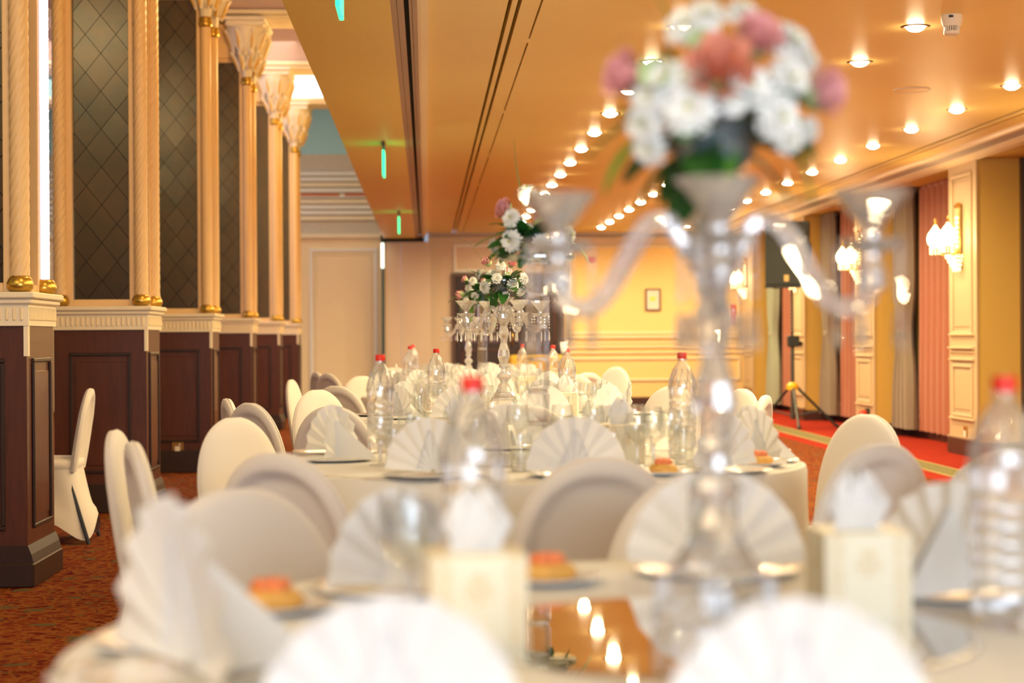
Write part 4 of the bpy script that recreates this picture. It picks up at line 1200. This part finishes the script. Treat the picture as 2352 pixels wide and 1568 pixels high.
blades(b, lc, [('f', 1068, 672, 1026, 682, -.03), ('l', 1080, 690, 1092, 735, -.03), ('l', 1078, 690, 1040, 718, -.03)])
sprig(b, lc, [(1085, 640, 0), (1070, 610, 0), (1030, 640, 0), (1005, 650, 0)], .0009)
b, lc = bouquet(4, ZT+.575, [('m', 1070, 690, .9), ('m', 1090, 680, .9), ('r', 1060, 676, 1), ('m', 1080, 665, .9)],
    'half-hidden white mum bouquet on the fifth table candelabrum', 273, 6, 1078, 680, R=.10)

# ------------------------------------------------------------------ tableware prototypes
def napkin_proto():
    r = empty('napkin')
    N = 9; R = .148; vs = []; fs = []; rad = [.008, .05, .10, R]
    for side in (0, 1):
        for i in range(2*N+1):
            a = PI*(.015+.97*i/(2*N))
            zig = (1 if i % 2 else -1)
            for q, rr in enumerate(rad):
                y = zig*.0055*rr/R+(.002 if side else 0)+.02*(1-rr/R)
                rx = rr*(1.0 if q < 3 else (1.0+.008*zig))
                vs.append((rx*math.cos(a)*.93, y, .004+rx*math.sin(a)))
    M = len(rad)
    def ix(s, i, q): return s*(2*N+1)*M+i*M+q
    for s in (0, 1):
        for i in range(2*N):
            for q in range(M-1): fs.append((ix(s, i, q), ix(s, i+1, q), ix(s, i+1, q+1), ix(s, i, q+1)))
    mb = MB(); mb.v = vs; mb.f = fs
    me = bpy.data.meshes.new('fan'); me.from_pydata(vs, [], fs); me.materials.append(NAPK)
    obj('fan', me, r)
    # folded stand behind the fan: two leaning triangles
    st = MB()
    for sx in (-1, 1):
        st.add([(sx*.004, .0, .118), (sx*.05, .012, .004), (sx*.012, .135, .003), (sx*.002, .012, .118), (sx*.046, .016, .004), (sx*.008, .135, .0)],
               [(0, 1, 2), (3, 5, 4), (0, 2, 5, 3), (1, 0, 3, 4)])
    part('stand_fold', st, NAPK, r)
    return Proto(r)
NP = napkin_proto()
def plate_proto():
    r = empty('dinner_plate')
    part('well', MB().lathe([(0, .004), (.078, .004), (.09, .006)], 40, cap=False), CHINA, r, 60)
    part('rim', MB().lathe([(.09, .006), (.128, .010), (.130, .0085), (.088, .002), (.07, 0)], 40, cap=False), CHINA, r, 60)
    return Proto(r)
PL = plate_proto()
def side_plate_proto():
    r = empty('side_plate')
    part('well', MB().lathe([(0, .003), (.05, .003), (.058, .008)], 32, cap=False), CHINA, r, 60)
    part('rim', MB().lathe([(.058, .008), (.082, .013), (.083, .011), (.055, .002), (.045, 0)], 32, cap=False), CHINA, r, 60)
    return Proto(r)
SPL = side_plate_proto()
def pastry_proto():
    r = empty('pastry')
    rnd = random.Random(2); rings = []
    for z, a in ((.0, .034), (.008, .044), (.018, .044), (.026, .034), (.030, .015)):
        rings.append([(x*(1+.08*rnd.random()), y*.75*(1+.08*rnd.random()), z) for x, y in superell(a, a, 18, 2.4)])
    part('crust', MB().loft(rings), PASTRY, r, 60)
    t = MB()
    for k in range(5):
        a = 2*PI*k/5; t.lathe([(.012, 0), (.015, .006), (.010, .014), (0, .017)], 8, .016*math.cos(a), .012*math.sin(a), .026)
    part('topping', t, SALM, r, 60)
    return Proto(r)
PS = pastry_proto()
def goblet_proto():
    r = empty('water_goblet')
    part('foot', MB().lathe([(.034, 0), (.034, .002), (.010, .006), (.005, .012)], 24), GLASS, r, 60)
    part('stem', MB().lathe([(.005, .012), (.0045, .05), (.007, .062)], 12), CRYS, r, 60)
    part('bowl', MB().lathe([(.007, .062), (.028, .075), (.038, .10), (.038, .13), (.034, .155), (.0328, .155), (.0368, .13), (.0368, .10), (.027, .078), (0, .070)], 28, cap=False), GLASS, r, 60)
    return Proto(r)
GB = goblet_proto()
def tumbler_proto():
    r = empty('tumbler')
    part('wall', MB().lathe([(.026, 0), (.028, .003), (.034, .10), (.0328, .10), (.0265, .012), (0, .010)], 28, cap=False), GLASS, r, 60)
    part('thick_base', MB().lathe([(0, 0), (.026, 0), (.0265, .010), (0, .010)], 24, cap=False), CRYS, r, 50)
    return Proto(r)
TU = tumbler_proto()
def bottle_proto():
    r = empty('water_bottle')
    prof = [(.0, .006), (.022, .003), (.036, .0), (.043, .010), (.0445, .03)]
    for k in range(6):
        z = .045+k*.022; prof += [(.0445, z), (.0415, z+.007), (.0445, z+.014)]
    prof += [(.0445, .19), (.046, .205), (.044, .225), (.037, .25), (.027, .272), (.0165, .286), (.0135, .293), (.0135, .296), (.018, .297), (.018, .300), (.0135, .301), (.0135, .306)]
    part('body', MB().lathe(prof, 20, cap=False), PET, r, 35)
    cp = [(.0155, .300), (.0160, .302), (.0160, .318), (.0145, .3205), (0, .321)]
    part('cap', MB().lathe(cp, 24), REDCAP, r, 40)
    # facets moulded in the shoulder
    fc = MB()
    for k in range(10):
        a = 2*PI*k/10; fc.tube([(.0465*math.cos(a), .0465*math.sin(a), .20), (.0415*math.cos(a+.2), .0415*math.sin(a+.2), .235), (.030*math.cos(a+.45), .030*math.sin(a+.45), .268)], .0016, 4)
    part('moulded_ribs', fc, CRYS, r)
    return Proto(r)
BT = bottle_proto()
def tissue_proto():
    r = empty('tissue_box')
    part('box', MB().box(-.058, .058, -.058, .058, 0, .115, .002), BOXM, r)
    part('slot', MB().box(-.035, .035, -.014, .014, .1145, .1165, .0), mat('slot_film', (.75, .72, .66), .3), r)
    rings = []; rnd = random.Random(4); n = 20
    for k, (z, a, bb) in enumerate(((.116, .026, .006), (.130, .030, .012), (.150, .038, .016), (.168, .030, .012), (.185, .012, .003))):
        rings.append([(a*math.cos(2*PI*j/n)*(1+.22*math.sin(3*j+k)), bb*math.sin(2*PI*j/n)*(1+.5*math.sin(5*j+2*k)), z+.012*math.sin(2.3*j)*(k > 2)) for j in range(n)])
    part('tissue', MB().loft(rings, False, True), NAPK, r, 60)
    return Proto(r)
TI = tissue_proto()
def fork_proto(kind):
    r = empty(kind)
    if kind == 'fork':
        part('handle', MB().box(-.006, .006, -.10, .03, .001, .004, .001), STEEL, r)
        h = part('head', MB().box(-.011, .011, .03, .055, .001, .004, .001), STEEL, r)
        for k in range(4): part('tine', MB().box(-.011+.0063*k, -.008+.0063*k, .055, .10, .001, .0035), STEEL, h)
    else:
        part('handle', MB().box(-.006, .006, -.11, 0, .001, .006, .002), STEEL, r)
        part('blade', MB().prism([(-.006, 0), (.008, 0), (.009, .09), (.0, .115), (-.006, .10)], 'z', .001, .003), STEEL, r)
    return Proto(r)
FK = fork_proto('fork'); KN = fork_proto('knife')

# ------------------------------------------------------------------ lay the tables
OCC = {i: [] for i in range(5)}
for i in range(5): OCC[i].append((TAB[i][0], TAB[i][1], .10))
def free(ti, x, y, r):
    if math.hypot(x-TAB[ti][0], y-TAB[ti][1])+r > TR-.01: return False
    return all(math.hypot(x-a, y-b) > r+c+.004 for a, b, c in OCC[ti])
def place(ti, x, y, r):
    """nudge to a free spot near x, y"""
    for rr in (0, .03, .06, .09, .12, .16, .2, .25):
        for k in range(12 if rr else 1):
            a = 2*PI*k/12+.3; q = (x+rr*math.cos(a), y+rr*math.sin(a))
            if free(ti, q[0], q[1], r): OCC[ti].append((q[0], q[1], r)); return q
    return None
def px_at(px, py, z): # photograph pixel on the horizontal plane z
    t0 = 1.0; Y = FPX*(CH-z)/(py-776)
    return X(px, Y), Y
# bottles and boxes first, read off the photograph
for ti, px, Y in ((0, 1085, 2.50), (0, 2306, 2.30), (1, 873, 6.02), (1, 1566, 6.02), (2, 1002, 9.25), (2, 1302, 9.30), (3, 1270, 12.6), (3, 942, 12.7), (4, 948, 15.2), (4, 1200, 14.9)):
    x = X(px, Y); OCC[ti].append((x, Y, .048))
    BT.put((x, Y, ZT), random.uniform(0, 6), uniq('clear plastic water bottle with red cap at %s on the %s', ti, x, Y), 'bottle', 'red-capped water bottles on the tables')
for ti, px, Y, rz in ((0, 1090, 2.22, .04), (0, 1967, 2.42, .02), (1, 1424, 5.42, .25), (1, 1050, 5.75, .5), (2, 1298, 8.62, -.1), (2, 1070, 8.7, .4), (3, 1205, 12.3, .2)):
    x = X(px, Y)
    if not free(ti, x, Y, .075):
        q = place(ti, x, Y, .075)
        if q: x, Y = q
    else: OCC[ti].append((x, Y, .075))
    TI.put((x, Y, ZT), rz, uniq('cream tissue box with gold scrolls at %s on the %s', ti, x, Y), 'tissue box', 'gold-scrolled tissue boxes on the tables')
def setting(ti, x, y, rz=None, glass=True, nap=True, sc=1.0):
    tx, ty = TAB[ti]; dx, dy = tx-x, ty-y; L = math.hypot(dx, dy); ux, uy = dx/L, dy/L
    if rz is None: rz = math.atan2(dy, dx)-PI/2
    OCC[ti].append((x, y, .125))
    PL.put((x, y, ZT), rz, uniq('white dinner plate under the folded napkin at %s on the %s', ti, x, y), 'plate', 'dinner plates on the tables')
    NP.put((x, y-.0, ZT+.0075), rz, uniq('white napkin folded as a pleated fan at %s on the %s', ti, x, y), 'napkin', 'fan-folded napkins on the tables', sc)
# nearest table, measured places
for x, y, rz, sc in ((-.285, 2.02, -1.10, 1.28), (X(1640, 2.86), 2.86, None, 1.02), (X(1830, 1.58), 1.58, None, .90), (X(890, 1.63), 1.63, .1, .90), (X(905, 2.72), 2.72, None, .95), (X(2190, 2.60), 2.60, None, 1.02)):
    setting(0, x, y, rz, sc=sc)
for x, y, rz, sc in ((-.29, 5.62, None, 1.0), (X(985, 4.93), 4.93, None, 1.0), (X(1322, 4.90), 4.90, None, 1.0), (X(1665, 5.02), 5.02, None, 1.0), (.98, 5.42, -1.2, 1.0), (-.31, 5.98, None, 1.0), (X(1165, 6.14), 6.14, None, .95), (X(1400, 6.16), 6.16, None, .9), (1.04, 5.84, None, .95)):
    setting(1, x, y, rz, sc=sc)
for ti in (2, 3, 4):
    off = {2: .25, 3: .1, 4: .3}[ti]
    for k in range(10):
        a = 2*PI*k/10+off
        for _ in range(6):
            if all(math.hypot(TAB[ti][0]+.61*math.sin(a)-q[0], TAB[ti][1]-.61*math.cos(a)-q[1]) > .10+q[2] for q in OCC[ti] if q[2] < .1): break
            a += .06
        setting(ti, TAB[ti][0]+.61*math.sin(a), TAB[ti][1]-.61*math.cos(a))
# side plates with pastries
for ti, px, py in ((0, 618, 1378), (0, 1255, 1322), (0, 240, 1505), (1, 852, 1094), (1, 1512, 1092), (1, 1775, 1072), (1, 1180, 1090), (2, 1330, 968), (2, 1090, 960)):
    x, y = px_at(px, py, ZT+.012); r = .085
    if not free(ti, x, y, .08):
        q = place(ti, x, y, .08)
        if q: x, y = q
        else:
            continue
    else: OCC[ti].append((x, y, .08))
    SPL.put((x, y, ZT), 0, uniq('small white side plate holding a pastry at %s on the %s', ti, x, y), 'plate', 'side plates on the tables')
    PS.put((x, y, ZT+.004), random.uniform(0, 6), uniq('golden pastry with orange topping at %s on the %s', ti, x, y), 'pastry', 'pastries on the side plates')
# glasses
rnd = random.Random(11)
for ti, px, py, kind in ((0, 930, 1400, 'g'), (0, 520, 1400, 'g'), (1, 872, 1066, 'g'), (1, 1500, 1070, 'g'), (1, 1345, 1030, 't'), (1, 1400, 1060, 't'), (1, 1455, 1040, 'g'), (1, 960, 1030, 't'), (1, 1560, 1050, 'g'), (1, 1290, 1040, 'g')):
    x, y = px_at(px, py, ZT)
    q = place(ti, x, y, .036)
    if not q: continue
    if kind == 'g': GB.put((q[0], q[1], ZT), 0, uniq('stemmed clear water goblet at %s on the %s', ti, *q), 'glass', 'goblets on the tables')
    else: TU.put((q[0], q[1], ZT), 0, uniq('clear straight tumbler at %s on the %s', ti, *q), 'glass', 'tumblers on the tables')
for ti in range(5):
    for k in range(10):
        a = 2*PI*k/10+.15+ti; R0 = .40
        x, y = TAB[ti][0]+R0*math.sin(a), TAB[ti][1]+R0*math.cos(a)
        if ti == 0 and (y < 2.2 or k % 2): continue
        q = place(ti, x, y, .036)
        if q: GB.put((q[0], q[1], ZT), 0, uniq('stemmed clear water goblet at %s on the %s', ti, *q), 'glass', 'goblets on the tables')
        if ti in (1, 2, 3):
            q = place(ti, TAB[ti][0]+.44*math.sin(a+.28), TAB[ti][1]+.44*math.cos(a+.28), .036)
            if q: TU.put((q[0], q[1], ZT), 0, uniq('clear straight tumbler at %s on the %s', ti, *q), 'glass', 'tumblers on the tables')
# a fork and a knife at the nearest and second tables
for ti, px, py, kind, rz in ((1, 1140, 1098, 'f', .2), (1, 1110, 1096, 'k', .2), (0, 700, 1470, 'k', .5), (0, 1740, 1372, 'f', -.4)):
    x, y = px_at(px, py, ZT)
    P_ = FK if kind == 'f' else KN; w_ = 'fork' if kind == 'f' else 'knife'
    if math.hypot(x-TAB[ti][0], y-TAB[ti][1]) > .7: continue
    P_.put((x, y, ZT), rz, uniq('steel table '+w_+' lying at %s on the %s', ti, x, y), w_, 'cutlery on the tables')

# every prototype is placed; drop any that was not
for P_ in (FK, KN, TI, BT, TU, GB, PS, SPL):
    if not P_.used:
        for p, subs in P_.src[1]:
            for s_ in subs: bpy.data.objects.remove(s_)
            bpy.data.objects.remove(p)
        bpy.data.objects.remove(P_.root)
